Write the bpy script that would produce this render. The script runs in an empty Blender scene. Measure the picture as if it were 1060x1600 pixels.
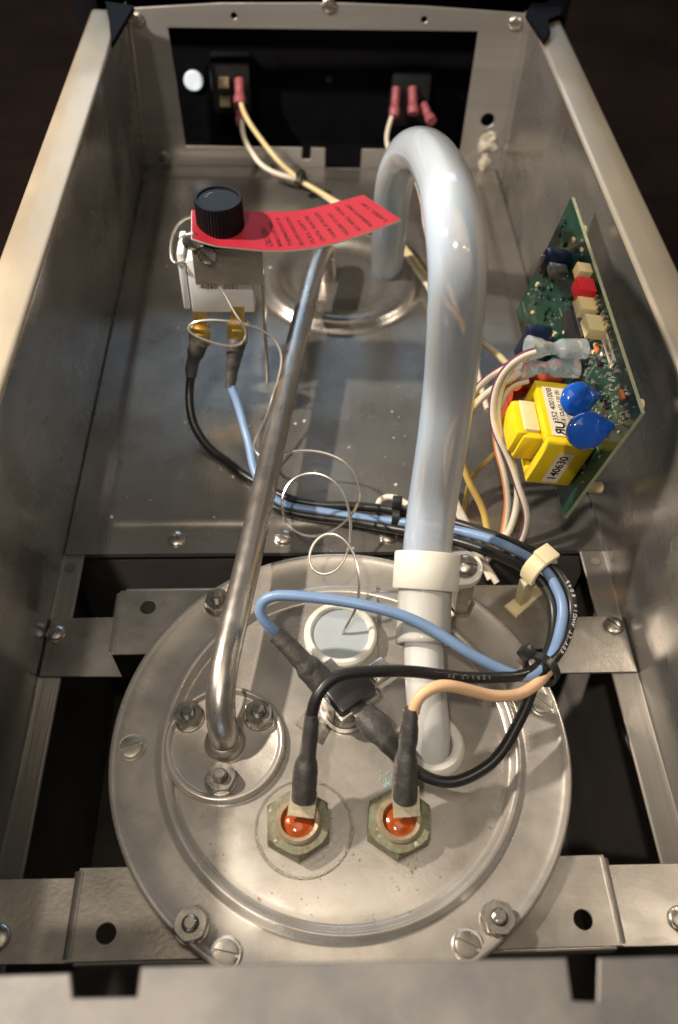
import bpy, bmesh, math, random
from mathutils import Vector, Matrix, noise
random.seed(7)
V = Vector
scene = bpy.context.scene
col = scene.collection

# ------------------------------------------------------------------ camera
U = 0.085
CAM = V((-.171, -1.4249, 3.4613)) * U
PITCH, YAW, ROLL, FPX = math.radians(51.9312), math.radians(4.2525), math.radians(3.0085), 1284.88
fw = V((math.sin(YAW) * math.cos(PITCH), math.cos(YAW) * math.cos(PITCH), -math.sin(PITCH)))
rt0 = V((math.cos(YAW), -math.sin(YAW), 0)); up0 = rt0.cross(fw)
rt = rt0 * math.cos(ROLL) + up0 * math.sin(ROLL)
up = up0 * math.cos(ROLL) - rt0 * math.sin(ROLL)
cd = bpy.data.cameras.new('camera'); cam = bpy.data.objects.new('camera', cd); col.objects.link(cam)
cam.matrix_world = Matrix(((rt.x, up.x, -fw.x, CAM.x), (rt.y, up.y, -fw.y, CAM.y), (rt.z, up.z, -fw.z, CAM.z), (0, 0, 0, 1)))
cd.sensor_fit = 'VERTICAL'; cd.sensor_height = 24.0; cd.sensor_width = 24.0
cd.lens = 24.0 * FPX / 1600.0
cd.clip_start = 0.005; cd.clip_end = 50
cd.dof.use_dof = True; cd.dof.focus_distance = 0.318; cd.dof.aperture_fstop = cd.lens / 3.4
scene.camera = cam
scene.cycles.volume_bounces = 8; scene.cycles.transparent_max_bounces = 16
scene.render.resolution_x, scene.render.resolution_y = 678, 1024

# ------------------------------------------------------------------ light
w = bpy.data.worlds.new('World'); scene.world = w; w.use_nodes = True
bg = w.node_tree.nodes['Background']; bg.inputs[0].default_value = (1.0, 0.90, 0.78, 1); bg.inputs[1].default_value = 0.035

def lamp(name, loc, target, kind, energy, color, size=0.1, size_y=None):
    d = bpy.data.lights.new(name, kind); d.energy = energy; d.color = color
    if kind == 'AREA':
        d.size = size
        if size_y: d.shape = 'RECTANGLE'; d.size_y = size_y
    else:
        d.shadow_soft_size = size
    o = bpy.data.objects.new(name, d); col.objects.link(o); o.location = loc
    o.rotation_euler = (V(target) - V(loc)).to_track_quat('-Z', 'Y').to_euler()
    return o
WARM = (1.0, 0.88, 0.74)
lamp('ceiling_lamp', (-.27, -.42, 1.2), (0, .05, 0), 'POINT', 17, WARM, .03)
lamp('side_lamp', (-.37, .17, .43), (0, .05, 0), 'POINT', 13.5, WARM, .011)
lamp('ceiling_panel', (.10, -.10, 1.7), (0, .05, 0), 'AREA', 2.3, (1.0, .86, .68), .7, .9)
lamp('window_light', (-.08, 1.65, .76), (-.05, .35, .03), 'AREA', 3.8, (.55, .76, 1.0), 1.0, .34)

vs = scene.view_settings; vs.view_transform = 'Standard'; vs.look = 'None'; vs.exposure = 0.68; vs.gamma = 1

# ------------------------------------------------------------------ pixel -> place
def ray(x, y): return fw + rt * ((x - 530) / FPX) - up * ((y - 800) / FPX)
def ax(x, y, i, v):
    d = ray(x, y); return CAM + d * ((v - CAM[i]) / d[i])
def Z(x, y, z=0.0): return ax(x, y, 2, z)
def Yp(x, y, yy): return ax(x, y, 1, yy)
ZF = -.0068; H = .0972; YB = .4144
XL0, XL1, XR0, XR1 = -.1195, -.1155, .1228, .1215

# ------------------------------------------------------------------ materials
def lin(c): return tuple((v / 12.92 if v <= .04045 else ((v + .055) / 1.055) ** 2.4) for v in c)
MATS = {}
def mat(name, base, metal=0.0, rough=.5, var=.0, vscale=60, bump=0.0, bscale=300, stretch=(1, 1, 1), rvar=0.0,
        trans=0.0, ior=1.45, spots=None, spot_scale=150, spot_at=.68, coat=0.0, sss=0.0, spec=.5, second=None, sec_scale=30, sec_at=.55):
    m = bpy.data.materials.new(name); m.use_nodes = True
    nt = m.node_tree; N = nt.nodes; L = nt.links; p = N['Principled BSDF']
    p.inputs['Base Color'].default_value = (*base, 1); p.inputs['Metallic'].default_value = metal
    p.inputs['Roughness'].default_value = rough; p.inputs['IOR'].default_value = ior
    p.inputs['Transmission Weight'].default_value = trans; p.inputs['Coat Weight'].default_value = coat
    p.inputs['Specular IOR Level'].default_value = spec
    if sss: p.inputs['Subsurface Weight'].default_value = sss; p.inputs['Subsurface Radius'].default_value = (1, 1, 1); p.inputs['Subsurface Scale'].default_value = .004
    tc = N.new('ShaderNodeTexCoord'); mp = N.new('ShaderNodeMapping'); L.new(tc.outputs['Object'], mp.inputs[0])
    mp.inputs['Scale'].default_value = stretch
    def nz(scale, det=5, vec=None, rgh=.6):
        n = N.new('ShaderNodeTexNoise'); n.inputs['Scale'].default_value = scale; n.inputs['Detail'].default_value = det
        n.inputs['Roughness'].default_value = rgh
        L.new(vec or mp.outputs[0], n.inputs['Vector']); return n
    cur = None
    if var or second or spots:
        n = nz(vscale, 6); r = N.new('ShaderNodeMapRange'); L.new(n.outputs[0], r.inputs[0])
        r.inputs[1].default_value = .3; r.inputs[2].default_value = .7
        r.inputs[3].default_value = 1 - var; r.inputs[4].default_value = 1 + var
        mx = N.new('ShaderNodeVectorMath'); mx.operation = 'SCALE'; mx.inputs[0].default_value = base; L.new(r.outputs[0], mx.inputs['Scale'])
        cur = mx.outputs[0]
    def blend(cur, colr, scale, at, soft=.06, det=4):
        n2 = nz(scale, det, tc.outputs['Object'], .7); rr = N.new('ShaderNodeMapRange'); L.new(n2.outputs[0], rr.inputs[0])
        rr.inputs[1].default_value = at - soft; rr.inputs[2].default_value = at + soft
        mm = N.new('ShaderNodeMix'); mm.data_type = 'RGBA'; L.new(rr.outputs[0], mm.inputs[0])
        L.new(cur, mm.inputs[6]); mm.inputs[7].default_value = (*colr, 1); return mm.outputs[2]
    if second: cur = blend(cur, second, sec_scale, sec_at, .12, 6)
    if spots: cur = blend(cur, spots, spot_scale, spot_at, .03, 3)
    if cur: L.new(cur, p.inputs['Base Color'])
    if rvar:
        n = nz(vscale * .6, 5, tc.outputs['Object']); r = N.new('ShaderNodeMapRange'); L.new(n.outputs[0], r.inputs[0])
        r.inputs[1].default_value = .3; r.inputs[2].default_value = .7
        r.inputs[3].default_value = max(.03, rough - rvar); r.inputs[4].default_value = min(1, rough + rvar)
        L.new(r.outputs[0], p.inputs['Roughness'])
    if bump:
        n = nz(bscale, 4); b = N.new('ShaderNodeBump'); b.inputs['Strength'].default_value = bump; b.inputs['Distance'].default_value = .0006
        L.new(n.outputs[0], b.inputs['Height']); L.new(b.outputs[0], p.inputs['Normal'])
    MATS[name] = m; return m

mat('steel_wall', (.50, .49, .475), .90, .27, .16, 34, .16, 900, (1, .03, 1), .14)
mat('steel_rim_warm_lit', (.44, .37, .275), .55, .42, .08, 40, .12, 700, (1, .3, 1), .08, spots=(.42, .36, .28), spot_scale=120, spot_at=.70)  # same metal as the wall; warm lamp light is put into the tan
mat('steel_pan', (.38, .36, .33), .82, .28, .12, 22, .14, 700, (1, .06, 1), .11, spots=(.60, .57, .53), spot_scale=210, spot_at=.75, second=(.28, .26, .24), sec_scale=16)
mat('steel_rail_dimmed', (.26, .24, .215), .75, .46, .14, 40, .16, 700, (1, .05, 1), .1)  # same sheet as the wall, darkened to hold back the panel's reflection
mat('steel_front', (.36, .345, .33), .70, .38, .08, 30, .12, 700, (.2, 4, 4), .06)
mat('steel_lid', (.49, .455, .41), .60, .31, .08, 60, .06, 700, (1, 1, 1), .13, spots=(.24, .17, .11), spot_scale=330, spot_at=.74, second=(.37, .34, .30), sec_scale=30)
mat('steel_bracket', (.38, .35, .31), .78, .38, .12, 60, .14, 600, (1, 1, 1), .14, second=(.29, .265, .23), sec_scale=40)
mat('steel_bright', (.40, .375, .335), .92, .30, .14, 300, .05, 900, (1, 1, 1), .08)
mat('capillary_steel', (.72, .68, .62), .9, .22)
mat('steel_pipe', (.50, .46, .42), .92, .30, .10, 150, .06, 900, (4, .3, 4), .07)
mat('steel_dull', (.31, .285, .245), .75, .45, .15, 200, .15, 900, (1, 1, 1), .1)
mat('steel_rear', (.27, .255, .24), .65, .40, .12, 30, .05, 200, (1, 1, 1), .1, second=(.17, .17, .178), sec_scale=38)
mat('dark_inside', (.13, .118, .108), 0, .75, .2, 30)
mat('black_plastic', (.004, .004, .005), 0, .6, .2, 60, spec=.04)
mat('switch_black', (.010, .010, .011), 0, .4, .2, 100, spec=.4)
mat('black_knob', (.007, .007, .008), 0, .45, .2, 200, .1, 900, spec=.2)
mat('black_wire', (.016, .015, .015), 0, .36, .2, 120, .06, 900)
mat('black_boot', (.045, .042, .040), 0, .52, .3, 200, .9, 320, second=(.10, .095, .085), sec_scale=260, sec_at=.66)
mat('blue_wire', (.17, .27, .45), 0, .38, .08, 90, .05, 800)
mat('blue_pale_wire', (.20, .34, .52), 0, .36, .08, 90)
mat('peach_wire', (.72, .46, .27), 0, .42, .08, 90)
mat('white_wire', (.66, .60, .50), 0, .42, .10, 120, .05, 600, spots=(.30, .25, .2), spot_scale=350, spot_at=.70)
mat('yellow_wire', (.62, .44, .13), 0, .42, .10, 100)
mat('cream_yellow', (.60, .49, .26), 0, .42, .10, 100)
mat('orange_stripe', (.62, .20, .06), 0, .45)
mat('purple_stripe', (.12, .03, .07), 0, .45)
mat('nylon', (.82, .80, .72), 0, .38, .05, 80, trans=.18, ior=1.4, sss=.4)
mat('nylon_clip', (.70, .62, .40), 0, .45, .06, 80, trans=.1, sss=.3)
mat('grey_seal', (.40, .45, .48), 0, .35, .06, 60, trans=.12, sss=.2)
mat('clear_vinyl', (.72, .80, .84), 0, .14, .04, 80, trans=.72, ior=1.35)
mat('red_vinyl', (.60, .10, .05), 0, .26, .1, 80, trans=.25, ior=1.4)
mat('pink_vinyl', (.42, .12, .14), 0, .32, .1, 80, trans=.35, ior=1.4)
mat('red_tag', (.32, .009, .022), 0, .6, .06, 50, .04, 300)
mat('tag_white', (.80, .74, .72), 0, .5)
mat('ink', (.012, .010, .010), 0, .6)
mat('tag_ink', (.035, .004, .006), 0, .6)
mat('grey_print', (.16, .16, .155), 0, .5)
mat('white_print', (.75, .75, .72), 0, .5)
mat('pcb', (.004, .034, .023), 0, .32, .25, 220, .15, 500, spots=(.02, .085, .045), spot_scale=420, spot_at=.62, coat=.3)
mat('pcb_edge', (.36, .38, .24), 0, .55, .15, 300)
mat('solder', (.55, .53, .48), .8, .38, .3, 900)
mat('flux', (.10, .19, .11), .1, .5, .3, 500)
mat('trans_yellow', (.80, .58, .012), 0, .30, .06, 100, .04, 300, coat=.2)
mat('paper', (.78, .70, .56), 0, .6, .04, 200)
mat('cap_blue', (.010, .085, .46), 0, .16, .05, 100, .05, 250, coat=.6)
mat('ivory', (.74, .62, .34), 0, .45, .05, 200)
mat('red_plastic', (.62, .02, .03), 0, .4)
mat('orange_plastic', (.55, .17, .05), 0, .4)
mat('relay_blue', (.005, .008, .026), 0, .3)
mat('brass', (.66, .46, .14), .9, .28, .15, 300, .1, 600)
mat('white_plastic', (.74, .75, .76), 0, .42, .03, 100)
mat('corroded_nut', (.17, .15, .095), .35, .60, .3, 260, .7, 500, second=(.19, .225, .15), sec_scale=190, sec_at=.56, spots=(.42, .44, .34), spot_scale=420, spot_at=.66)
mat('nut_ring', (.42, .33, .22), .6, .42, .2, 300, .2, 700)
mat('orange_resin', (.30, .055, .009), 0, .14, .35, 300, .45, 200, coat=.5)
mat('pin', (.30, .18, .12), .6, .45, .2, 600)
mat('tab_metal', (.80, .68, .46), .55, .38, .2, 500, .25, 900)
mat('clip_steel', (.52, .49, .45), .9, .25, .2, 300, .2, 600)
mat('cutoff_black', (.020, .019, .020), .1, .30, .2, 200)
mat('residue', (.52, .50, .47), 0, .35)
mat('putty', (.50, .46, .38), 0, .7, .1, 200, .3, 300)
mat('lens_white', (.70, .80, .90), 0, .5)
MATS['lens_white'].node_tree.nodes['Principled BSDF'].inputs['Emission Color'].default_value = (.62, .76, .92, 1)
MATS['lens_white'].node_tree.nodes['Principled BSDF'].inputs['Emission Strength'].default_value = .12  # slight glow added because little lamp light reaches this lens
mat('teal_stain', (.22, .38, .36), .1, .6, .2, 400)
mat('sealant', (.93, .90, .85), 0, .12, .02, 80, trans=.92, ior=1.12)
mat('countertop', (.020, .010, .006), 0, .7, .5, 6, spec=.1)

def silicone_mat(name, colr, clear, streak, through=.42, bumps=.2):
    m = bpy.data.materials.new(name); m.use_nodes = True; N = m.node_tree.nodes; L = m.node_tree.links
    N.remove(N['Principled BSDF']); out = N['Material Output']
    uv = N.new('ShaderNodeUVMap'); mp = N.new('ShaderNodeMapping'); mp.inputs['Scale'].default_value = (1, .012, 1); L.new(uv.outputs[0], mp.inputs[0])
    nz = N.new('ShaderNodeTexNoise'); nz.inputs['Scale'].default_value = 34; nz.inputs['Detail'].default_value = 6; L.new(mp.outputs[0], nz.inputs['Vector'])
    mr = N.new('ShaderNodeMapRange'); L.new(nz.outputs[0], mr.inputs[0]); mr.inputs[1].default_value = .32; mr.inputs[2].default_value = .68
    mr.inputs[3].default_value = clear + streak; mr.inputs[4].default_value = max(0, clear - streak)
    bp = N.new('ShaderNodeBump'); bp.inputs['Strength'].default_value = bumps; bp.inputs['Distance'].default_value = .0006; L.new(nz.outputs[0], bp.inputs['Height'])
    df = N.new('ShaderNodeBsdfDiffuse'); tl = N.new('ShaderNodeBsdfTranslucent'); tp = N.new('ShaderNodeBsdfTransparent'); gl = N.new('ShaderNodeBsdfGlossy'); fr = N.new('ShaderNodeFresnel')
    df.inputs[0].default_value = (*colr, 1); tl.inputs[0].default_value = (*colr, 1); tp.inputs[0].default_value = (.97, .985, 1, 1); gl.inputs['Roughness'].default_value = .10; fr.inputs[0].default_value = 1.40
    L.new(bp.outputs[0], gl.inputs['Normal']); L.new(bp.outputs[0], fr.inputs['Normal'])
    a = N.new('ShaderNodeMixShader'); a.inputs[0].default_value = through; L.new(df.outputs[0], a.inputs[1]); L.new(tl.outputs[0], a.inputs[2])
    b = N.new('ShaderNodeMixShader'); L.new(mr.outputs[0], b.inputs[0]); L.new(a.outputs[0], b.inputs[1]); L.new(tp.outputs[0], b.inputs[2])
    c = N.new('ShaderNodeMixShader'); L.new(fr.outputs[0], c.inputs[0]); L.new(b.outputs[0], c.inputs[1]); L.new(gl.outputs[0], c.inputs[2])
    L.new(c.outputs[0], out.inputs[0]); MATS[name] = m
mat('silicone', (.80, .865, 1.0), 0, .25, .04, 60, spec=.6, sss=1.0)
MATS['silicone'].node_tree.nodes['Principled BSDF'].inputs['Subsurface Scale'].default_value = .012
silicone_mat('silicone_outer', (.78, .85, 1.0), .58, .09, .45, .16)
def milky_mat(name, colr, density, streak=.2):
    m = bpy.data.materials.new(name); m.use_nodes = True; N = m.node_tree.nodes; L = m.node_tree.links
    N.remove(N['Principled BSDF']); out = N['Material Output']
    uv = N.new('ShaderNodeUVMap'); mp = N.new('ShaderNodeMapping'); mp.inputs['Scale'].default_value = (1, .012, 1); L.new(uv.outputs[0], mp.inputs[0])
    nz = N.new('ShaderNodeTexNoise'); nz.inputs['Scale'].default_value = 30; nz.inputs['Detail'].default_value = 5; L.new(mp.outputs[0], nz.inputs['Vector'])
    bp = N.new('ShaderNodeBump'); bp.inputs['Strength'].default_value = streak; bp.inputs['Distance'].default_value = .0006; L.new(nz.outputs[0], bp.inputs['Height'])
    tp = N.new('ShaderNodeBsdfTransparent'); gl = N.new('ShaderNodeBsdfGlossy'); fr = N.new('ShaderNodeFresnel'); fr.inputs[0].default_value = 1.41; gl.inputs['Roughness'].default_value = .12
    df = N.new('ShaderNodeBsdfDiffuse'); df.inputs[0].default_value = (.72, .82, 1, 1)
    L.new(bp.outputs[0], gl.inputs['Normal']); L.new(bp.outputs[0], fr.inputs['Normal'])
    a = N.new('ShaderNodeMixShader'); a.inputs[0].default_value = .20; L.new(tp.outputs[0], a.inputs[1]); L.new(df.outputs[0], a.inputs[2])
    c = N.new('ShaderNodeMixShader'); L.new(fr.outputs[0], c.inputs[0]); L.new(a.outputs[0], c.inputs[1]); L.new(gl.outputs[0], c.inputs[2]); L.new(c.outputs[0], out.inputs[0])
    vo = N.new('ShaderNodeVolumeScatter'); vo.inputs['Color'].default_value = (*colr, 1); vo.inputs['Density'].default_value = density; vo.inputs['Anisotropy'].default_value = .1
    L.new(vo.outputs[0], out.inputs['Volume']); MATS[name] = m
milky_mat('silicone_milk', (.42, .64, 1.0), 330)
silicone_mat('silicone_sleeve', (.98, .95, .87), .45, .06, .35)
mat('nylon_bore', (.70, .74, .78), 0, .3, .06, 80)
silicone_mat('nylon_fit', (.97, .96, .92), .30, .06, .35)

# ------------------------------------------------------------------ mesh helpers
def mesh(name, verts, faces, smooth=True, mats=None, mi=None, sharp=38):
    me = bpy.data.meshes.new(name); me.from_pydata([tuple(v) for v in verts], [], faces)
    bm = bmesh.new(); bm.from_mesh(me); bmesh.ops.recalc_face_normals(bm, faces=bm.faces); bm.to_mesh(me); bm.free()
    for m in mats or []: me.materials.append(MATS[m])
    if mi: me.polygons.foreach_set('material_index', mi)
    if smooth:
        me.polygons.foreach_set('use_smooth', [True] * len(me.polygons))
        try: me.set_sharp_from_angle(angle=math.radians(sharp))
        except Exception: pass
    me.update(); return me

def root(name, loc, label, cat, group=None):
    o = bpy.data.objects.new(name, None); o.empty_display_size = .01; col.objects.link(o); o.location = loc
    o['label'] = label; o['category'] = cat
    if group: o['group'] = group
    o['_loc'] = [*loc]
    return o
WM = {}
def link(name, me, parent=None, mw=None):
    """mw = wanted world matrix of the mesh; parents only carry translations / known matrices"""
    o = bpy.data.objects.new(name, me); col.objects.link(o)
    mw = mw or Matrix.Identity(4)
    if parent:
        pw = WM.get(parent.name) or Matrix.Translation(parent.location)
        o.parent = parent; o.matrix_parent_inverse = pw.inverted()
    o.matrix_world = mw; o.matrix_basis = mw
    WM[o.name] = mw
    return o
def part(name, vf, m, parent, smooth=True, mw=None, kind=None, mi=None, sharp=38):
    o = link(name, mesh(name, vf[0], vf[1], smooth, [m] if isinstance(m, str) else m, mi, sharp), parent, mw)
    if kind: o['kind'] = kind
    return o
def thing(name, vf, m, label, cat, group=None, smooth=True, mi=None, kind=None, sharp=38):
    xs = [v[0] for v in vf[0]]; ys = [v[1] for v in vf[0]]; zs = [v[2] for v in vf[0]]
    c = V(((min(xs) + max(xs)) / 2, (min(ys) + max(ys)) / 2, min(zs)))
    o = link(name, mesh(name, [V(v) - c for v in vf[0]], vf[1], smooth, [m] if isinstance(m, str) else m, mi, sharp), None, Matrix.Translation(c))
    if kind: o['kind'] = kind
    if label: o['label'] = label
    if cat: o['category'] = cat
    if group: o['group'] = group
    return o
def join(*vfs):
    vs_, fs = [], []
    for v, f in vfs:
        k = len(vs_); vs_ += [V(x) for x in v]; fs += [tuple(i + k for i in g) for g in f]
    return vs_, fs
def xf(vf, M): return [M @ V(v) for v in vf[0]], vf[1]
def frame(o, z, x=None):
    z = V(z).normalized(); x = V(x) if x else (V((1, 0, 0)) if abs(z.x) < .9 else V((0, 1, 0)))
    y = z.cross(x).normalized(); x = y.cross(z).normalized()
    return Matrix(((x.x, y.x, z.x, o[0]), (x.y, y.y, z.y, o[1]), (x.z, y.z, z.z, o[2]), (0, 0, 0, 1)))
def box(c, s, M=None, bev=0.0, seg=2):
    bm = bmesh.new(); bmesh.ops.create_cube(bm, size=1)
    for v in bm.verts: v.co = V((c[0] + v.co.x * s[0], c[1] + v.co.y * s[1], c[2] + v.co.z * s[2]))
    if bev: bmesh.ops.bevel(bm, geom=bm.edges[:], offset=bev, segments=seg, affect='EDGES', profile=.5)
    bm.verts.index_update()
    r = ([v.co.copy() for v in bm.verts], [tuple(v.index for v in f.verts) for f in bm.faces]); bm.free()
    return xf(r, M) if M else r
def lathe(prof, n=48, M=None, cap=True):
    vs_, fs = [], []
    for r, z in prof:
        for k in range(n):
            a = 2 * math.pi * k / n; vs_.append(V((r * math.cos(a), r * math.sin(a), z)))
    for i in range(len(prof) - 1):
        for k in range(n):
            a, b = i * n + k, i * n + (k + 1) % n; fs.append((a, b, b + n, a + n))
    if cap:
        if prof[0][0] > 1e-6: fs.append(tuple(range(n))[::-1])
        if prof[-1][0] > 1e-6: fs.append(tuple(range((len(prof) - 1) * n, len(prof) * n)))
    return xf((vs_, fs), M) if M else (vs_, fs)
def smooth_path(P, step=.0016):
    P = [V(p) for p in P]; Q = [P[0] * 2 - P[1]] + P + [P[-1] * 2 - P[-2]]; out = []
    for i in range(1, len(Q) - 2):
        a, b, c, d = Q[i - 1], Q[i], Q[i + 1], Q[i + 2]
        n = max(2, int((c - b).length / step))
        for k in range(n):
            t = k / n
            out.append(((b * 2) + (c - a) * t + (a * 2 - b * 5 + c * 4 - d) * t * t + (b * 3 - a - c * 3 + d) * t ** 3) * .5)
    out.append(P[-1])
    for _ in range(3): out = [out[0]] + [(out[i - 1] + out[i] * 2 + out[i + 1]) / 4 for i in range(1, len(out) - 1)] + [out[-1]]
    return out
def sweep(path, rad, n=12, flat=None, caps=True, start=None):
    """tube along dense path; rad: number or f(t); flat: f(t) -> (wx, wy)"""
    vs_, fs = [], []; m = len(path)
    t0 = (path[1] - path[0]).normalized()
    x = V(start) if start else (V((0, 0, 1)) if abs(t0.z) < .9 else V((1, 0, 0)))
    x = (x - t0 * x.dot(t0)).normalized(); frs = []
    for i in range(m):
        t = (path[min(i + 1, m - 1)] - path[max(i - 1, 0)]).normalized()
        x = (x - t * x.dot(t)).normalized(); y = t.cross(x); frs.append((x.copy(), y, t))
        u = i / (m - 1); r = rad(u) if callable(rad) else rad; fx, fy = flat(u) if flat else (1, 1)
        for k in range(n):
            a = 2 * math.pi * k / n; vs_.append(path[i] + x * (r * fx * math.cos(a)) + y * (r * fy * math.sin(a)))
    for i in range(m - 1):
        for k in range(n):
            a, b = i * n + k, i * n + (k + 1) % n; fs.append((a, b, b + n, a + n))
    if caps: fs.append(tuple(range(n))[::-1]); fs.append(tuple(range((m - 1) * n, m * n)))
    return (vs_, fs), frs
def px_path(pts, step=.0016): return smooth_path([Z(*p) for p in pts], step)
def lerp_tab(tab):
    def f(t):
        for (a, va), (b, vb) in zip(tab, tab[1:]):
            if t <= b: 
                k = (t - a) / (b - a); k = k * k * (3 - 2 * k); return va + (vb - va) * k
        return tab[-1][1]
    return f
def circ(cx, cy, r, n=24): return [(cx + r * math.cos(2 * math.pi * k / n), cy + r * math.sin(2 * math.pi * k / n)) for k in range(n)]
def sheet(outline, holes, thick, M, bev=0.0002):
    """flat plate with holes: local xy outline, thickness upwards from z=0"""
    cu = bpy.data.curves.new('c', 'CURVE'); cu.dimensions = '2D'; cu.fill_mode = 'BOTH'; cu.extrude = thick / 2 - bev; cu.bevel_depth = bev; cu.bevel_resolution = 0
    for pts in [outline] + list(holes):
        s = cu.splines.new('POLY'); s.points.add(len(pts) - 1); s.use_cyclic_u = True
        for p, q in zip(s.points, pts): p.co = (q[0], q[1], 0, 1)
    o = bpy.data.objects.new('c', cu); col.objects.link(o)
    dg = bpy.context.evaluated_depsgraph_get(); dg.update()
    me = bpy.data.meshes.new_from_object(o.evaluated_get(dg))
    vf = ([M @ (v.co + V((0, 0, thick / 2))) for v in me.vertices], [tuple(f.vertices) for f in me.polygons])
    bpy.data.objects.remove(o); bpy.data.curves.remove(cu); bpy.data.meshes.remove(me)
    return vf
def text_vf(s, size, M, sx=1.0, depth=0.00008, align='CENTER', bold=0.0):
    cu = bpy.data.curves.new('t', 'FONT'); cu.body = s; cu.size = size; cu.align_x = align; cu.align_y = 'CENTER'; cu.extrude = depth; cu.resolution_u = 3; cu.offset = bold * size
    o = bpy.data.objects.new('t', cu); col.objects.link(o)
    dg = bpy.context.evaluated_depsgraph_get(); dg.update()
    me = bpy.data.meshes.new_from_object(o.evaluated_get(dg))
    f_ = M if callable(M) else (lambda c: M @ c)
    vf = ([f_(V((v.co.x * sx, v.co.y, v.co.z))) for v in me.vertices], [tuple(f.vertices) for f in me.polygons])
    bpy.data.objects.remove(o); bpy.data.curves.remove(cu); bpy.data.meshes.remove(me)
    return vf
T = Matrix.Translation
def rotz(a): return Matrix.Rotation(a, 4, 'Z')

# hardware shapes -----------------------------------------------------
def hexnut(R, h, hole):
    vs_, fs = [], []; n = 24
    def ring(rf, z):
        k0 = len(vs_)
        for k in range(n):
            a = 2 * math.pi * k / n; vs_.append(V((rf(a) * math.cos(a), rf(a) * math.sin(a), z))); 
        return k0
    hexr = lambda a: R * math.cos(math.pi / 6) / math.cos((a % (math.pi / 3)) - math.pi / 6)
    ci = R * .90
    rings = [ring(hexr, 0), ring(hexr, h * .86), ring(lambda a: min(hexr(a), ci + .0002) * .995, h), ring(lambda a: hole * 1.18, h), ring(lambda a: hole, h * .85), ring(lambda a: hole, h * .2)]
    for a, b in zip(rings, rings[1:]):
        for k in range(n): fs.append((a + k, a + (k + 1) % n, b + (k + 1) % n, b + k))
    return vs_, fs
def stud(r, h):
    prof = [(r * .9, 0)]; z = 0
    while z < h - .0006: prof += [(r, z + .0002), (r * .86, z + .0004)]; z += .0005
    prof += [(r * .9, h - .0004), (r * .7, h), (0, h)]
    return lathe(prof, 16)
def slotted(R, h, dome=.6, sw=.12, sd=.5):
    xs = [-.995, -.93, -.8, -.6, -.4, -.25, -sw - .015, -sw, sw, sw + .015, .25, .4, .6, .8, .93, .995]
    ts = [-1, -.93, -.8, -.55, -.28, 0, .28, .55, .8, .93, 1]
    vs_, fs = [], []
    for x in xs:
        for t in ts:
            y = t * math.sqrt(1 - x * x); r2 = min(1, x * x + y * y)
            z = h * ((1 - dome) + dome * math.sqrt(max(0, 1 - r2 * .98)))
            if abs(x) <= sw + 1e-6: z -= h * sd
            vs_.append(V((x * R, y * R, z)))
    n = len(ts)
    for i in range(len(xs) - 1):
        for j in range(n - 1): a = i * n + j; fs.append((a, a + n, a + n + 1, a + 1))
    bd = [i * n for i in range(len(xs))] + [(len(xs) - 1) * n + j for j in range(1, n)] + [i * n + n - 1 for i in range(len(xs) - 2, -1, -1)] + [j for j in range(n - 2, 0, -1)]
    k = len(vs_)
    for i in bd: v = vs_[i]; vs_.append(V((v.x, v.y, 0)))
    m = len(bd)
    for i in range(m): fs.append((bd[i], k + i, k + (i + 1) % m, bd[(i + 1) % m]))
    return vs_, fs
ME = {
    'nut': mesh('nut', *hexnut(.0056, .0038, .0024), True, ['steel_bright'], sharp=30),
    'washer': mesh('washer', *lathe([(.0024, 0), (.0058, 0), (.0059, .0003), (.0057, .0007), (.0024, .0007)], 32), True, ['steel_bright']),
    'stud': mesh('stud', *stud(.0024, .0075), True, ['steel_bright']),
    'slot': mesh('slot', *slotted(.0042, .0022), True, ['steel_bright'], sharp=30),
    'slot_lid': mesh('slot_lid', *slotted(.0041, .0016, .35), True, ['steel_dull'], sharp=30),
    'slot_big': mesh('slot_big', *slotted(.0048, .0032, .75, .10, .35), True, ['steel_bright'], sharp=30),
    'rivet': mesh('rivet', *lathe([(.0040, 0), (.0041, .0006), (.0036, .0014), (.0024, .0019), (0, .0021)], 32), True, ['steel_bright']),
    'flat_ring': mesh('flat_ring', *lathe([(.0041, 0), (.0052, .0001), (.0053, .0004), (.0048, .0007), (.0041, .0006)], 32), True, ['steel_lid']),
}
def nut_on(parent, p, a, tilt=0, long=1.0):
    M = T(p) @ rotz(a)
    o = link('nut', ME['nut'], parent, M @ T((0, 0, .0008)))
    link('washer', ME['washer'], o, M)
    link('stud', ME['stud'], o, M @ Matrix.Diagonal((1, 1, long, 1)))
def screw_on(parent, p, a, kind='slot', nrm=(0, 0, 1), name='screw'):
    return link(name, ME[kind], parent, frame(p, nrm) @ rotz(a))

# ================================================================== SETTING
thing('countertop', box((0, .3, -.262), (6, 6, .02)), 'countertop', None, None, kind='structure')

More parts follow.
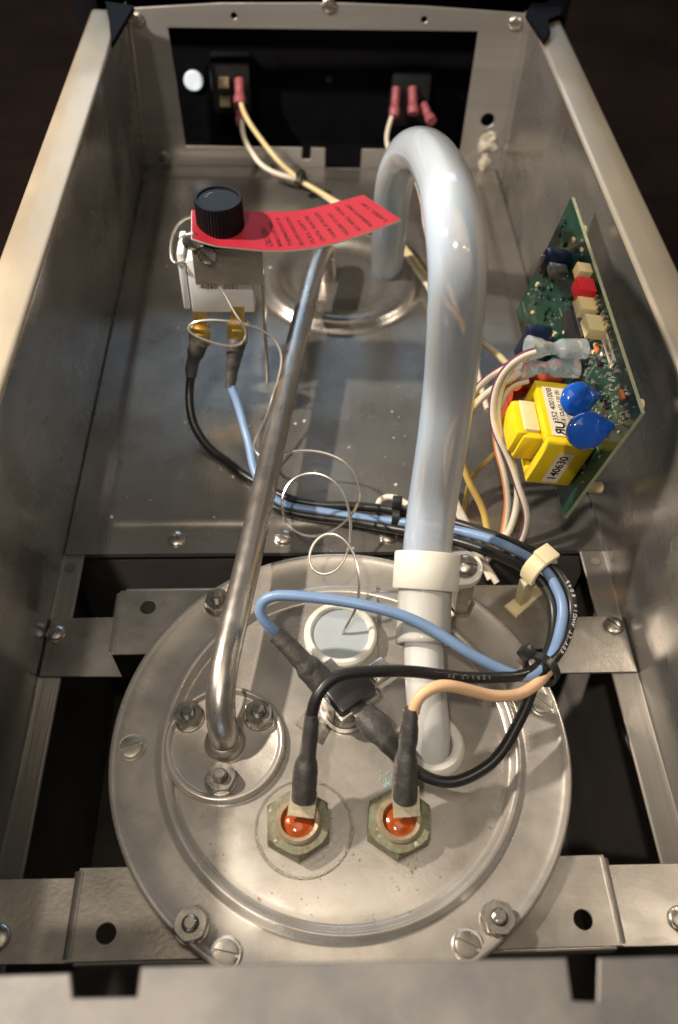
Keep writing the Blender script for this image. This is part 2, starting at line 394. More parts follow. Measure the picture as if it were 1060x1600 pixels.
# ================================================================== HOUSING
hs = root('brewer_housing', (0, .15, -.165), 'open brushed steel brewer housing with tall side walls and folded rims in warm-lit tan', 'housing')
def side_wall(sg):
    X0, X1 = (XL0, XL1) if sg < 0 else (XR0, XR1)
    ys = [-.118, .09, .20, .30, .396]; prof = []
    inner = -.1100 if sg < 0 else .1112
    fr_ = .0014
    prof += [(inner, ZF), (inner + sg * .0012, ZF), (X0 - sg * .0045, ZF + .0001), (X0 - sg * .0030, ZF + .0001), (X0 - sg * fr_, ZF)]
    for k in range(1, 4):
        a = math.pi / 2 * k / 4; prof.append((X0 - sg * fr_ + sg * fr_ * math.sin(a), ZF + fr_ * (1 - math.cos(a))))
    for q in (0, .006, .012, .05, .9): prof.append((X0 + (X1 - X0) * q, ZF + fr_ + (H - .0018 - ZF - fr_) * q))
    prof.append((X1, H - .0018))
    for k in range(1, 5):
        a = math.pi / 2 * k / 5; prof.append((X1 + sg * .0018 * (1 - math.cos(a)), H - .0018 + .0018 * math.sin(a)))
    wd = .0150
    prof += [(X1 + sg * .0018, H), (X1 + sg * wd * .6, H - .0001), (X1 + sg * wd, H)]
    prof += [(X1 + sg * (wd + .0012), H - .0006), (X1 + sg * (wd + .0016), H - .002), (X1 + sg * (wd + .0016), H - .25)]
    n = len(prof); vs_ = [V((p[0], y, p[1])) for y in ys for p in prof]
    fs = [(i * n + k, i * n + k + 1, (i + 1) * n + k + 1, (i + 1) * n + k) for i in range(len(ys) - 1) for k in range(n - 1)]
    mi = [1 if prof[k][1] > H - .0016 and prof[k + 1][1] > H - .0021 else 2 if prof[k][1] < ZF + .0003 and prof[k + 1][1] > -.02 else 0 for i in range(len(ys) - 1) for k in range(n - 1)]
    o = part('side_wall', (vs_, fs), ['steel_wall', 'steel_rim_warm_lit', 'steel_rail_dimmed'], hs, True, mi=mi, sharp=60)
    s = o.modifiers.new('s', 'SOLIDIFY'); s.thickness = .0009; s.offset = 0
    # end piece of wall up to the front panel (below the black corner)
    v2 = [V((X0, .395, ZF)), V((X0, YB, ZF)), V((X1, YB, H - .002)), V((X1, .395, H - .002))]
    q = part('wall_end', (v2, [(0, 1, 2, 3)]), 'steel_wall', hs, False); s = q.modifiers.new('s', 'SOLIDIFY'); s.thickness = .0009; s.offset = 0
    return o
side_wall(-1); side_wall(1)
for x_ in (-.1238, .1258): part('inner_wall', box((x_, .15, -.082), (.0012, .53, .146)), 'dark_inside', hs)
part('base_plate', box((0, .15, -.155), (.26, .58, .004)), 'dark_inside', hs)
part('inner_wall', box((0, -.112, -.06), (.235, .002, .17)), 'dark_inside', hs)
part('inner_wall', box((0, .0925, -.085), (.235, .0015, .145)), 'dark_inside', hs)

def blob(c, r, sq, n=14, seed=0, amp=.35, M=None):
    vs_, fs = [], []
    for i in range(n + 1):
        th = math.pi * i / n
        for k in range(2 * n):
            a = math.pi * k / n; d = V((math.sin(th) * math.cos(a), math.sin(th) * math.sin(a), math.cos(th)))
            q = r * (1 + amp * noise.noise(d * 1.7 + V((seed, 0, 0)))); vs_.append(V(c) + V((d.x * q * sq[0], d.y * q * sq[1], d.z * q * sq[2])))
    for i in range(n):
        for k in range(2 * n): a, b = i * 2 * n + k, i * 2 * n + (k + 1) % (2 * n); fs.append((a, b, b + 2 * n, a + 2 * n))
    return vs_, fs
# pan
pcx, pcy, pR = .009, .286, .049
def sst(a, b, x):
    t = max(0, min(1, (x - a) / (b - a))); return t * t * (3 - 2 * t)
def pan_z(x, y):
    z = ZF + .0012
    # rounded rectangle, raised so its near slope catches the ceiling panel's light
    hx, hy, r = .1085, .1480, .010; cx, cy = .0015, .252
    qx, qy = abs(x - cx) - hx + r, abs(y - cy) - hy + r
    sd = math.hypot(max(qx, 0), max(qy, 0)) + min(max(qx, qy), 0) - r
    z += .0012 * (1 - sst(-.0045, 0, sd))
    d = math.hypot(x - pcx, y - pcy)
    z += .0052 * (1 - sst(pR - .006, pR, d)) * sst(pR - .022, pR - .010, d) + .0008 * (1 - sst(pR - .024, pR - .018, d))
    z += .00035 * noise.noise(V((x * 22, y * 22, 1)))
    return z
nx, ny = 122, 164; vs_, fs = [], []
for j in range(ny + 1):
    for i in range(nx + 1):
        x = (XL0 + .0012) + (XR0 - XL0 - .0024) * i / nx; y = .0903 + (YB - .0012 - .0903) * j / ny
        vs_.append(V((x, y, pan_z(x, y))))
for j in range(ny):
    for i in range(nx): a = j * (nx + 1) + i; fs.append((a, a + 1, a + nx + 2, a + nx + 1))
k = len(vs_)
for i in range(nx + 1): vs_.append(V((vs_[i].x, .0898, ZF - .0006)))
for i in range(nx): fs.append((k + i, k + i + 1, i + 1, i))
pan = part('floor_pan', (vs_, fs), 'steel_pan', hs, sharp=70)
for i, (x, y) in enumerate(((277, 843), (443, 840), (607, 838), (795, 835))):
    p = Z(x, y, ZF + .001); screw_on(pan, p, [.5, 1.2, -1.2, .3][i], 'slot')
for (x, y) in ((343, 712), (360, 648)):
    link('stud', ME['rivet'], pan, T(Z(x, y, ZF - .0008)))

vfs = []
for q in range(46):
    x, y = random.choice([(random.gauss(-.005, .03), random.gauss(.155, .03)), (random.uniform(-.105, -.02), random.uniform(.11, .3)), (random.uniform(-.1, .09), random.uniform(.1, .23))])
    r = random.choice([.00022, .0003, .0004, .0005, .0008]); vfs.append(blob((x, y, pan_z(x, y)), r, (1, 1.1, .35), 5, q, .6))
part('residue_specks', join(*vfs), 'residue', pan, kind='stuff')
# front panel of sheet steel
def fp(x, y): p = Yp(x, y, YB); return (p.x, p.z)
Mf = Matrix(((1, 0, 0, 0), (0, 0, -1, YB + .0006), (0, 1, 0, 0), (0, 0, 0, 1)))
outl = [(XL0, ZF), (XR0, ZF), (XR1, .0935), (.06, .0962), (.0095, .0970), (-.06, .0955), (XL1, .0915)]
cut = [fp(262, 42), fp(748, 48), fp(720, 235), fp(566, 233), (fp(566, 233)[0], ZF + .0004), (fp(508, 232)[0], ZF + .0004), fp(508, 232), fp(487, 231), fp(486, 249), fp(471, 249), fp(472, 231), fp(290, 228)]
hol = [circ(*fp(366, 24), .0021), circ(*fp(663, 30), .0021), circ(*fp(762, 187), .0048)]
fpan = part('front_panel', sheet(outl, [cut] + hol, .0012, Mf), 'steel_front', hs, sharp=30)
for i, (x, y, kd) in enumerate(((215, 30, 'rivet'), (805, 36, 'rivet'), (257, 245, 'slot'), (514, 8, 'slot'))):
    screw_on(fpan, Yp(x, y, YB - .0006), .4 * i, kd, (0, -1, 0))
part('sealant_blob', blob(Yp(760, 222, YB - .001), .0068, (1, .25, .8), seed=3, amp=.9), 'putty', fpan)
part('sealant_blob', blob(Yp(757, 252, YB - .001), .0042, (.7, .25, 1.2), seed=8, amp=.9), 'putty', fpan)
part('corner_bead', sweep(smooth_path([(XL0 + .0012, YB - .0012, ZF + .004), (XL1 + .0012, YB - .0012, .088)], .01), .0009, 8)[0], 'steel_bright', fpan)

# support tabs + rails' screws
def zpoly(pts, z, clampx=True):
    out = []
    for x, y in pts:
        p = Z(x, y, z); out.append((max(XL0 + .0015, min(XR0 - .0015, p.x)), p.y))
    return out
zt = ZF + .0014
for pts, scr in (([(80, 968), (205, 965), (172, 1018), (190, 1057), (55, 1057)], (87, 992, 'rivet')),
                 ([(850, 966), (970, 964), (996, 1050), (860, 1052)], (958, 980, 'slot')),
                 ([(-30, 1376), (140, 1373), (140, 1505), (-60, 1508)], (-2, 1466, 'slot')),
                 ([(930, 1353), (1085, 1350), (1100, 1476), (930, 1480)], (1062, 1437, 'slot'))):
    t = part('support_tab', sheet(zpoly(pts, zt), [], .0012, T((0, 0, zt - .0006))), 'steel_bracket', hs, sharp=30)
    p = Z(scr[0], scr[1], zt); p.x = max(XL0 + .0045, min(XR0 - .0045, p.x)); screw_on(t, p + V((0, 0, .0006)), .7, scr[2])
for x, y in ((110, 887), (931, 877)):
    part('rail_hole_shade', lathe([(0, 0), (.0021, 0), (.0021, .0003), (0, .0003)], 20, T(Z(x, y, ZF + .0006))), 'dark_inside', hs)  # flat dark disc paints the shade inside the hole

# rear flange nearest the lid's edge (notched strip)
zr = .097
pts = [(-120, 1530), (108, 1523), (112, 1562), (216, 1560), (222, 1513), (500, 1506), (884, 1499), (893, 1566), (936, 1568), (938, 1499), (1140, 1497)]
ol = [tuple(Z(x, y, zr)[:2]) for x, y in pts]
ol[0] = (XL1 + .0012, ol[0][1]); ol[-1] = (XR1 - .0012, ol[-1][1])
ol += [(XR1 - .0012, -.1185), (XL1 + .0012, -.1185)]
part('rear_flange', sheet(ol, [], .0012, T((0, 0, zr - .0012)), .0003), 'steel_rear', hs, sharp=30)
part('rear_ledge', box((.003, -.108, .0895), (.232, .0185, .0012), None, .0003), 'steel_rear', hs)
part('rear_wall', box((.003, -.1172, -.02), (.236, .0012, .232)), 'steel_wall', hs)

# black bezel of the front, seen over the panel's top edge
part('bezel', box((0, YB + .030, .104), (.30, .052, .010), None, .002), 'black_plastic', hs)
part('bezel_cheek', box((-.140, YB + .030, .0), (.014, .052, .20), None, .002), 'black_plastic', hs)
part('bezel_cheek', box((.142, YB + .030, .0), (.014, .052, .20), None, .002), 'black_plastic', hs)
for pts in ([(166, 6), (210, 13), (203, 24), (175, 72), (172, 36)], [(822, 24), (830, 8), (878, 10), (876, 26), (855, 34), (860, 52), (850, 66)]):
    part('bezel_corner', sheet([tuple(Z(x, y, H + .002)[:2]) for x, y in pts], [], .003, T((0, 0, H + .0004))), 'black_plastic', hs, sharp=30)

# ------------------------------------------------------------------ control panel (black, behind the cut-out)
YP = YB + .034
cp = root('control_panel', (0, YP, ZF), 'black plastic control panel behind the rectangular cutout of the steel front', 'control panel')
part('panel_plate', box((0, YP + .006, .045), (.275, .003, .115)), 'black_plastic', cp)
part('floor_lip', box((0, YP - .012, ZF - .004), (.275, .040, .003)), 'black_plastic', cp)
part('indicator_lens', lathe([(.0064, 0), (.0064, .002), (.0058, .0026), (0, .0027)], 32, frame(Yp(303, 125, YP + .004), (0, -1, .1))), 'lens_white', cp)
part('indicator_lens', lathe([(.003, 0), (.003, .002), (.002, .003), (0, .003)], 24, frame(Yp(514, 122, YP + .004), (0, -1, .1))), 'relay_blue', cp)
for (x, y) in ((362, 130), (640, 150)):
    c = Yp(x, y, YP - .004); sw = part('rocker_switch', box(c, (.026, .018, .034), None, .002), 'switch_black', cp)
    for dx, dz in ((-.004, .006), (-.004, -.006)):
        if x < 500: part('terminal', box((c.x + dx, c.y - .012, c.z + dz), (.0065, .008, .004)), 'nut_ring', sw)

# ================================================================== TANK
tk = root('water_tank', (0, 0, -.13), 'round steel tank lid with pressed bead ring, bolted brackets and corroded stains', 'tank lid')
lid_prof = [(0, -.0006), (.02, -.0006), (.045, -.0006), (.0600, -.0007), (.0618, -.0013), (.0630, -.0010), (.0643, .0014), (.0655, .0022), (.0667, .0018), (.0679, .0001), (.0692, -.0003), (.075, 0), (.0808, .0002), (.0822, .0009), (.0836, .0015), (.0846, .0013), (.0852, .0004), (.0852, -.0014), (.0846, -.0030), (.080, -.0036), (.077, -.0036)]
lid = part('lid', lathe(lid_prof, 160, None, False), 'steel_lid', tk, sharp=75)
part('tank_body', lathe([(.074, -.006), (.074, -.13), (0, -.13)], 96, None, False), 'steel_wall', tk)
def bracket(x0, x1, y0, y1, hx, hy, side):
    zt_ = -.0040
    M = T((0, 0, zt_ - .0012))
    v = sheet([(x0, y0), (x1, y0), (x1, y1), (x0, y1)], [circ(-hx, hy, .0034), circ(hx, hy, .0034)], .0012, M, .0002)
    ch = []
    for sg, xe in ((-1, x0), (1, x1)):
        pr = [(xe - sg * .0012, zt_ + .0002)] + [(xe + sg * (-.0008 + .0032 * math.sin(t)), zt_ + .0002 - .0032 * (1 - math.cos(t))) for t in (0, .3, .6, .9, 1.2, 1.5)] + [(xe + sg * .0024, zt_ - .0046)]
        pr = pr + [(p[0] - sg * .0009, p[1] - .0008) for p in pr[::-1]]
        n = len(pr); vv = [V((p[0], y, p[1])) for y in (y0 + .0008, y1 - .0008) for p in pr]
        ch.append((vv, [(k, (k + 1) % n, n + (k + 1) % n, n + k) for k in range(n)] + [tuple(range(n)), tuple(range(n, 2 * n))[::-1]]))
    ye = y1 if side > 0 else y0
    lip = box(((x0 + x1) / 2, ye + side * .0007, zt_ - .0032), (x1 - x0 - .004, .0012, .0062), None, .0005)
    return part('mounting_bracket', join(v, *ch, lip), 'steel_bracket', tk, sharp=35)
bracket(-.0912, .0912, .0402, .0700, .079, .0618, 1)
bracket(-.0905, .0905, -.0700, -.0416, .079, -.0620, -1)
for i, (x, y) in enumerate(((342, 945), (777, 1438), (300, 1448))): nut_on(tk, Z(x, y, .0001), .3 + .5 * i, long=1.15 if i == 0 else .85)
for i, (x, y) in enumerate(((206, 1168), (353, 1490), (731, 1477), (847, 1100))):
    p = Z(x, y, .0001); s = screw_on(tk, p, [1.9, 1.35, 1.1, .8][i], 'slot_lid'); link('washer', ME['flat_ring'], s, T(p))
# raised strap plate under the probe seal
sp = [Z(478, 1062, 0), Z(590, 1058, 0), Z(588, 918, 0), Z(478, 925, 0)]
part('strap_plate', sheet([(p.x, p.y) for p in sp], [], .0012, T((0, 0, .0004)), .0003), 'steel_lid', tk)
# sealant ring and mineral stains
def stain(pts, z, seed, m, sc=1.0):
    vs_, fs = [], []
    for (x, y, r) in pts:
        c = Z(x, y, z); k = len(vs_); n = 10; vs_.append(c)
        for q in range(n):
            a = 2 * math.pi * q / n; rr = r * (.55 + .9 * abs(noise.noise(V((math.cos(a) * 2, math.sin(a) * 2, seed + x)))))
            vs_.append(c + V((rr * math.cos(a), rr * math.sin(a), -.00003)))
        for q in range(n): fs.append((k, k + 1 + q, k + 1 + (q + 1) % n))
    return vs_, fs
st_pts = [(640 + random.gauss(0, 9), 1455 + random.gauss(0, 12), random.uniform(.0002, .0007)) for _ in range(60)] + [(612 + random.gauss(0, 60), 1430 + random.gauss(0, 6), random.uniform(.0002, .0005)) for _ in range(14)] + [(645 + random.gauss(0, 14), 1360 + random.gauss(0, 14), random.uniform(.0002, .0005)) for _ in range(26)] + [(604 + random.gauss(0, 7), 1218 + random.gauss(0, 8), random.uniform(.0003, .0007)) for _ in range(22)]
rs_pts = [(random.uniform(300, 780), random.uniform(1240, 1440), random.uniform(.00015, .0004)) for _ in range(60)] + [(404, 1404, .0006), (644, 1362, .0009), (650, 1357, .0006), (552, 1335, .0005), (562, 1344, .0006), (765, 1292, .0006), (775, 1170, .0006)]
part('rust_specks', stain(rs_pts, -.0004, 5, 'pin'), 'pin', tk, False, kind='stuff')
part('mineral_stain', stain(st_pts, -.0004, 2, 'teal_stain'), 'teal_stain', tk, False, kind='stuff')

# ------------------------------------------------------------------ heating element terminals
def element(x, y, ang, label):
    c = Z(x, y, -.0005); e = root('element_terminal', c, label, 'terminal', 'heating element ends on the lid')
    part('hex_nut', xf(hexnut(.0122, .0062, .0066), T(c) @ rotz(ang)), 'corroded_nut', e, sharp=30)
    part('bushing', lathe([(.0078, .0060), (.0080, .0070), (.0072, .0078), (.0060, .0076), (.0056, .0066), (.0054, .0040)], 40, T(c), False), 'nut_ring', e)
    part('insulator', lathe([(.0058, .0035), (.0054, .0054), (.0040, .0063), (.0020, .0068), (0, .0069)], 36, T(c)), 'orange_resin', e)
    part('pin', lathe([(.0014, .007), (.0013, .0096), (.0009, .0102), (0, .0103)], 16, T(c + V((.0006, .0022, 0)))), 'pin', e)
    return e, c
e1, c1 = element(466, 1292, .55, 'corroded green hex terminal wired to the black lead, in clear sealant ring')
e2, c2 = element(622, 1290, .42, 'corroded green hex terminal wired to the peach lead')
part('sealant_ring', lathe([(.0160, 0), (.0164, .0004), (.0169, .0005), (.0174, 0)], 64, T(c1 + V((.0022, -.0002, -.0001))), False), 'sealant', e1)
def tab(e, pts, wd, m='tab_metal'):
    P = [Z(*p) for p in pts]; vs_, fs = [], []
    for i, p in enumerate(P):
        t = (P[min(i + 1, len(P) - 1)] - P[max(0, i - 1)]).normalized(); x = t.cross(V((0, -.5, 1)).normalized()).normalized(); n_ = x.cross(t).normalized()
        for a, b in ((-1, 1), (1, 1), (1, -1), (-1, -1)): vs_.append(p + x * (a * wd / 2) + n_ * (b * .0004))
    for i in range(len(P) - 1):
        for k in range(4): fs.append((i * 4 + k, i * 4 + (k + 1) % 4, i * 4 + 4 + (k + 1) % 4, i * 4 + 4 + k))
    fs += [(3, 2, 1, 0), tuple(range(len(P) * 4 - 4, len(P) * 4))]
    return part('blade', (vs_, fs), m, e, True, sharp=30)
tab(e1, [(470, 1276, .0088), (472, 1262, .0105), (476, 1235, .014)], .0092, 'tab_metal')
tab(e2, [(636, 1276, .0088), (635, 1258, .0115), (634, 1230, .016)], .0092, 'tab_metal')

# ------------------------------------------------------------------ probe seal
c = Z(532, 996, .0015)
ps = root('probe_seal', c, 'round translucent rubber seal with grey center where the thin capillary enters', 'seal')
part('rim', lathe([(.0112, .0010), (.0114, .0036), (.0122, .0045), (.0136, .0044), (.0146, .0034), (.0148, .0012), (.0146, 0)], 64, T(c), False), 'nylon', ps)
part('center_disc', lathe([(0, .0030), (.006, .0031), (.0114, .0028), (.0116, .001)], 48, T(c), False), 'grey_seal', ps)

# ------------------------------------------------------------------ steel pipe with flange
c = Z(352, 1162, 0)
sp_ = root('steel_pipe', c, 'bent stainless steel pipe rising from small three-nut flange on the lid', 'pipe')
part('flange', lathe([(0, .0008), (.0190, .0008), (.0196, .0010), (.0204, .0022), (.0214, .0026), (.0222, .0019), (.0226, .0004), (.0226, -.0004)], 72, T(c), False), 'steel_lid', sp_, sharp=70)
part('collar', lathe([(.0050, .0052), (.0062, .0046), (.0072, .0030), (.0076, .0008)], 40, T(c), False), 'steel_bracket', sp_)
pp = [c + V((0, 0, .0)), c + V((0, .0003, .006)), Z(345, 1118, .0120), Z(345, 1078, .0165), Z(352, 1030, .0185), Z(365, 975, .0190), Z(392, 860, .0185), Z(418, 740, .0180), Z(440, 640, .0180), Z(464, 535, .0180), Z(487, 440, .0180), Z(497, 408, .0180), Z(505, 392, .0165), Z(511, 395, .0115), Z(513, 412, .0060), Z(513, 442, ZF)]
pipe_path = smooth_path(pp, .0025)
part('tube', sweep(pipe_path, .0054, 28)[0], 'steel_pipe', sp_)
for i, (x, y) in enumerate(((296, 1122), (405, 1120), (346, 1220))): nut_on(sp_, Z(x, y, .0008), [.2, .55, .1][i])

# ------------------------------------------------------------------ silicone tube, its fitting and clamp
c = Z(672, 1170, 0)
tf = root('tank_fitting', c, 'cloudy nylon outlet fitting in round rubber grommet beside the peach wire', 'fitting')
part('grommet', lathe([(.0076, .0010), (.0078, .0034), (.0090, .0046), (.0108, .0042), (.0122, .0024), (.0126, 0)], 48, T(c + V((.0006, .0010, 0))), False), 'nylon', tf)
fit = smooth_path([c + V((0, -.0065, -.010)), c + V((0, .0005, .0005)), Z(671, 1130, .007), Z(666, 1085, .0125), Z(663, 1040, .0170), Z(662, 1000, .0200), Z(663, 950, .0250)], .002)
part('bore', sweep(fit, .0050, 24)[0], 'nylon_bore', tf)
part('stem', sweep(fit, lerp_tab([(0, .0078), (.2, .0076), (1, .0074)]), 32)[0], 'nylon_fit', tf)
tube_pts = [(661, 1003, .0200), (663, 950, .0250), (666, 890, .0315), (669, 845, .0380), (677, 780, .0490), (690, 700, .0690), (703, 600, .0920), (712, 500, .1190), (715, 420, .1360), (707, 335, .1450), (692, 278, .1390), (668, 240, .1250), (642, 238, .1060), (622, 268, .0830), (613, 310, .0600), (608, 370, .0300), (605, 424, ZF + .0012)]
tube_path = px_path(tube_pts, .003)
to, _ = sweep(tube_path, .0095, 40, caps=False)
ti, _ = sweep(tube_path, .0068, 32, caps=False)
def ring_caps(a, na, b, nb): return []
st_ = root('silicone_tube', Z(605, 424, ZF), 'thick translucent silicone hose arching from the lid to the far disc', 'hose')
n1, n2 = 40, 40
ti, _ = sweep(tube_path, .0067, 40, caps=False)
tv, tfc = to[0] + ti[0], to[1] + [tuple(i + len(to[0]) for i in f[::-1]) for f in ti[1]]
o_, L_ = len(to[0]), len(tube_path)
for base in (0, (L_ - 1) * 40):
    for k in range(40): tfc.append((base + k, base + (k + 1) % 40, o_ + base + (k + 1) % 40, o_ + base + k))
hose = part('hose', (tv, tfc), 'silicone_milk', st_, sharp=60)
uvl = hose.data.uv_layers.new(name='UVMap')
for p in hose.data.polygons:
    for li, vi in zip(p.loop_indices, p.vertices): q = vi % o_; uvl.data[li].uv = ((q % 40) / 40 if not (q % 40 == 0 and any((w % o_) % 40 == 39 for w in p.vertices)) else 1.0, (q // 40) / 4)
slv = smooth_path([Z(661, 1008, .0195), Z(663, 950, .0250), Z(666, 895, .0310)], .002)
part('sleeve', sweep(slv, .0103, 40, caps=False)[0], 'silicone_sleeve', st_, sharp=60).modifiers.new('s', 'SOLIDIFY').thickness = .0012
# clamp
cc = Z(667, 893, .0313); ta = (Z(670, 840, .0388) - Z(664, 935, .0263)).normalized()
cl = root('tube_clamp', Z(716, 950, 0), 'white nylon P clamp screwed to a steel standoff, gripping the hose', 'clamp')
Mc = frame(cc, ta, (1, 0, 0))
part('band', lathe([(.0104, -.0068), (.0124, -.0072), (.0128, -.0066), (.0128, .0066), (.0124, .0072), (.0104, .0068)], 56, Mc, False), 'nylon', cl)
sc = Z(727, 886, .0335); nv = (CAM - sc).normalized() * .6 + V((0, 0, .5)) + ta * .1; nv.normalize()
ex = (sc - cc); ex -= nv * ex.dot(nv); ex.normalize()
Me = frame(sc, nv, ex)
ear = [(-.0150, -.0066)] + [(.0065 * math.cos(a), .0066 * math.sin(a)) for a in [math.radians(t) for t in range(-90, 91, 15)]] + [(-.0150, .0066)]
part('ear', sheet(ear, [], .0026, Me @ T((0, 0, -.0026)), .0004), 'nylon', cl, sharp=30)
part('ear', sheet(ear, [], .0020, Me @ T((0, 0, -.0050)), .0004), 'nylon', cl, sharp=30)
screw_on(cl, sc + nv * .0002, 1.45, 'slot_big', nv)
pb = Z(718, 948, 0); ptop = sc - nv * .005
part('standoff', xf(hexnut(.0050, (ptop - pb).length, .001), frame(pb, ptop - pb)), 'steel_bright', cl, sharp=25)
part('foot_nut', xf(hexnut(.0062, .003, .002), T(pb)), 'steel_bright', cl, sharp=25)

# ------------------------------------------------------------------ thermal cut-off
c = Z(541, 1108, 0)
tcu = root('thermal_cutoff', c, 'black bimetal thermal cutoff clipped to the lid between round seal and terminals', 'thermal switch')
part('metal_cap', lathe([(.0098, 0), (.0098, .0007), (.0086, .0010), (.0086, .0058), (.0080, .0066), (0, .0066)], 48, T(c)), 'steel_bright', tcu)
d1 = Z(592, 1045, .010) - Z(506, 1105, .010); a1 = math.atan2(d1.y, d1.x)
cb = Z(546, 1083, .0105)
part('body', box((0, 0, 0), (.0165, .0125, .0085), T(cb) @ rotz(a1), .0012), 'cutoff_black', tcu)
part('spring_clip', join(box((0, 0, -.0026), (.0182, .0142, .0046), T(cb) @ rotz(a1), .0006), box((.0100, 0, -.0010), (.0010, .0070, .0110), T(cb) @ rotz(a1), .0002), box((-.0100, 0, -.0010), (.0010, .0070, .0110), T(cb) @ rotz(a1), .0002)), 'clip_steel', tcu)
part('clip_arm', box((.0148, .0005, -.001), (.0090, .0080, .0045), T(cb) @ rotz(a1), .0008), 'clip_steel', tcu)
part('terminal', box((-.001, -.0105, .0005), (.0066, .0100, .0009), T(cb) @ rotz(a1), .0002), 'steel_bright', tcu)
part('terminal', box((0, .0105, .0005), (.0066, .0100, .0009), T(cb) @ rotz(a1), .0002), 'steel_bright', tcu)
part('retainer', sheet([tuple(Z(x, y, .004)[:2]) for x, y in ((463, 1133), (478, 1112), (500, 1122), (486, 1148))], [], .0008, T((0, 0, .004)), .0002), 'steel_dull', tcu)

# ================================================================== WIRES
def wire(name, pts, r, m, label, cat='wire', stripe=None, group=None, n=14, boots=(), step=.0018, raw=False):
    path = smooth_path(pts, step) if raw else px_path(pts, step)
    path = [p + V((noise.noise(p * 60 + V((r * 9e3, 0, 0))), noise.noise(p * 60 + V((5, 0, 0))), .4 * noise.noise(p * 60 + V((9, 0, 0))))) * .0009 for p in path]
    (v, f), fr = sweep(path, r, n)
    mi = None; ms = [m]
    if stripe:
        ms = [m, stripe]; mi = [1 if (k < (len(path) - 1) * n and (k % n) in (n - 1, 0, 1)) else 0 for k in range(len(f))]
    mid = path[len(path) // 2]
    o = root(name, mid - V((0, 0, r)), label, cat, group)
    part('insulation', (v, f), ms, o, True, mi=mi, sharp=80)
    for nm, bp, tab_, bm_, fl in boots:
        bpth = [Z(*p) for p in bp]; bpth = smooth_path(bpth, .001)
        g = lerp_tab(tab_); sd = len(bp) * 3.1 + bp[0][0]
        part(nm, sweep(bpth, lambda t: g(t) * (1 + .05 * noise.noise(V((t * 9, sd, 0)))), 20, flat=fl)[0], bm_, o)
    return o, path, fr
RW = .0021
flatx = lambda t: (1.0, 1.0)
bw, bpath, bfr = wire('blue_wire', [(434, 994, .019), (418, 978, .024), (405, 957, .028), (409, 940, .031), (432, 932, .033), (480, 932, .035), (540, 940, .036), (600, 953, .036), (650, 972, .034), (700, 1000, .031), (740, 1024, .028), (780, 1047, .025), (815, 1059, .023), (842, 1050, .022), (862, 1024, .021), (877, 985, .022), (880, 950, .024), (868, 915, .026), (845, 884, .027), (810, 862, .023), (760, 840, .016), (700, 826, .009), (640, 818, .004), (600, 814, .000), (540, 806, -.0015), (490, 798, -.002), (445, 789, -.002), (415, 768, -.001), (400, 742, .001), (390, 700, .004), (381, 662, .008), (371, 630, .013), (362, 604, .018)], RW, 'blue_wire',
    'blue wire looping over the round seal from the thermal cutoff into the bundle',
    boots=[('boot', [(508, 1072, .011), (490, 1052, .0135), (470, 1030, .017), (448, 1007, .0195), (430, 992, .0215)], [(0, .0047), (.35, .0046), (.5, .0036), (.8, .0034), (1, .0029)], 'black_boot', lambda t: (.72, 1.1)),
           ('boot', [(360, 606, .0175), (362, 580, .023), (367, 552, .030), (371, 533, .034)], [(0, .0026), (.3, .0030), (.5, .0036), (1, .0045)], 'black_boot', None)])
ba, apath, afr = wire('black_wire', [(487, 1120, .034), (489, 1100, .0375), (498, 1080, .0400), (515, 1064, .0410), (545, 1054, .0410), (600, 1049, .039), (660, 1051, .035), (720, 1056, .030), (775, 1060, .026), (815, 1056, .0235), (842, 1040, .021), (858, 1015, .0195), (866, 985, .0195), (865, 950, .021), (852, 917, .023), (826, 892, .0235), (780, 868, .018), (730, 850, .012), (680, 838, .007), (630, 830, .003), (580, 820, -.001), (520, 812, -.0025), (460, 802, -.0025), (425, 790, -.0025), (412, 770, -.0025)], RW, 'black_wire',
    'black wire arching from the sealed green terminal across to the cable tie',
    boots=[('boot', [(475, 1247, .0135), (476, 1225, .017), (478, 1200, .0205), (482, 1172, .0255), (486, 1140, .031), (487, 1116, .0350)], [(0, .0056), (.30, .0056), (.40, .0052), (.52, .0038), (.75, .0037), (.9, .0034), (1, .0029)], 'black_boot', lambda t: (1.05, .75))])
bk, kpath, kfr = wire('black_wire', [(632, 1186, .0105), (650, 1207, .0085), (680, 1220, .007), (715, 1220, .0075), (755, 1203, .010), (790, 1168, .0135), (815, 1120, .0175), (830, 1075, .0205), (845, 1048, .022), (872, 1020, .021), (890, 985, .021), (895, 950, .023), (886, 917, .0255), (864, 887, .028), (832, 864, .026), (785, 842, .019), (720, 820, .011), (660, 806, .006), (620, 799, .002), (580, 793, .000), (540, 789, .0), (500, 790, -.001), (455, 780, -.001), (420, 765, -.002), (385, 745, -.0025), (350, 718, -.003), (322, 694, -.001), (303, 665, .003), (296, 635, .008), (296, 605, .014), (300, 580, .020)], RW, 'black_wire',
    'black wire curling under the lid bundle, printed with small white letters',
    boots=[('boot', [(570, 1117, .0115), (585, 1132, .0125), (600, 1150, .0125), (617, 1170, .0115), (640, 1196, .0095)], [(0, .0046), (.3, .0052), (.55, .0040), (.8, .0032), (1, .0027)], 'black_boot', lambda t: (.75, 1.1)),
           ('boot', [(299, 590, .018), (300, 572, .022), (306, 552, .028), (311, 535, .033)], [(0, .0026), (.3, .0032), (.5, .0030), (.7, .0042), (1, .0045)], 'black_boot', None)])
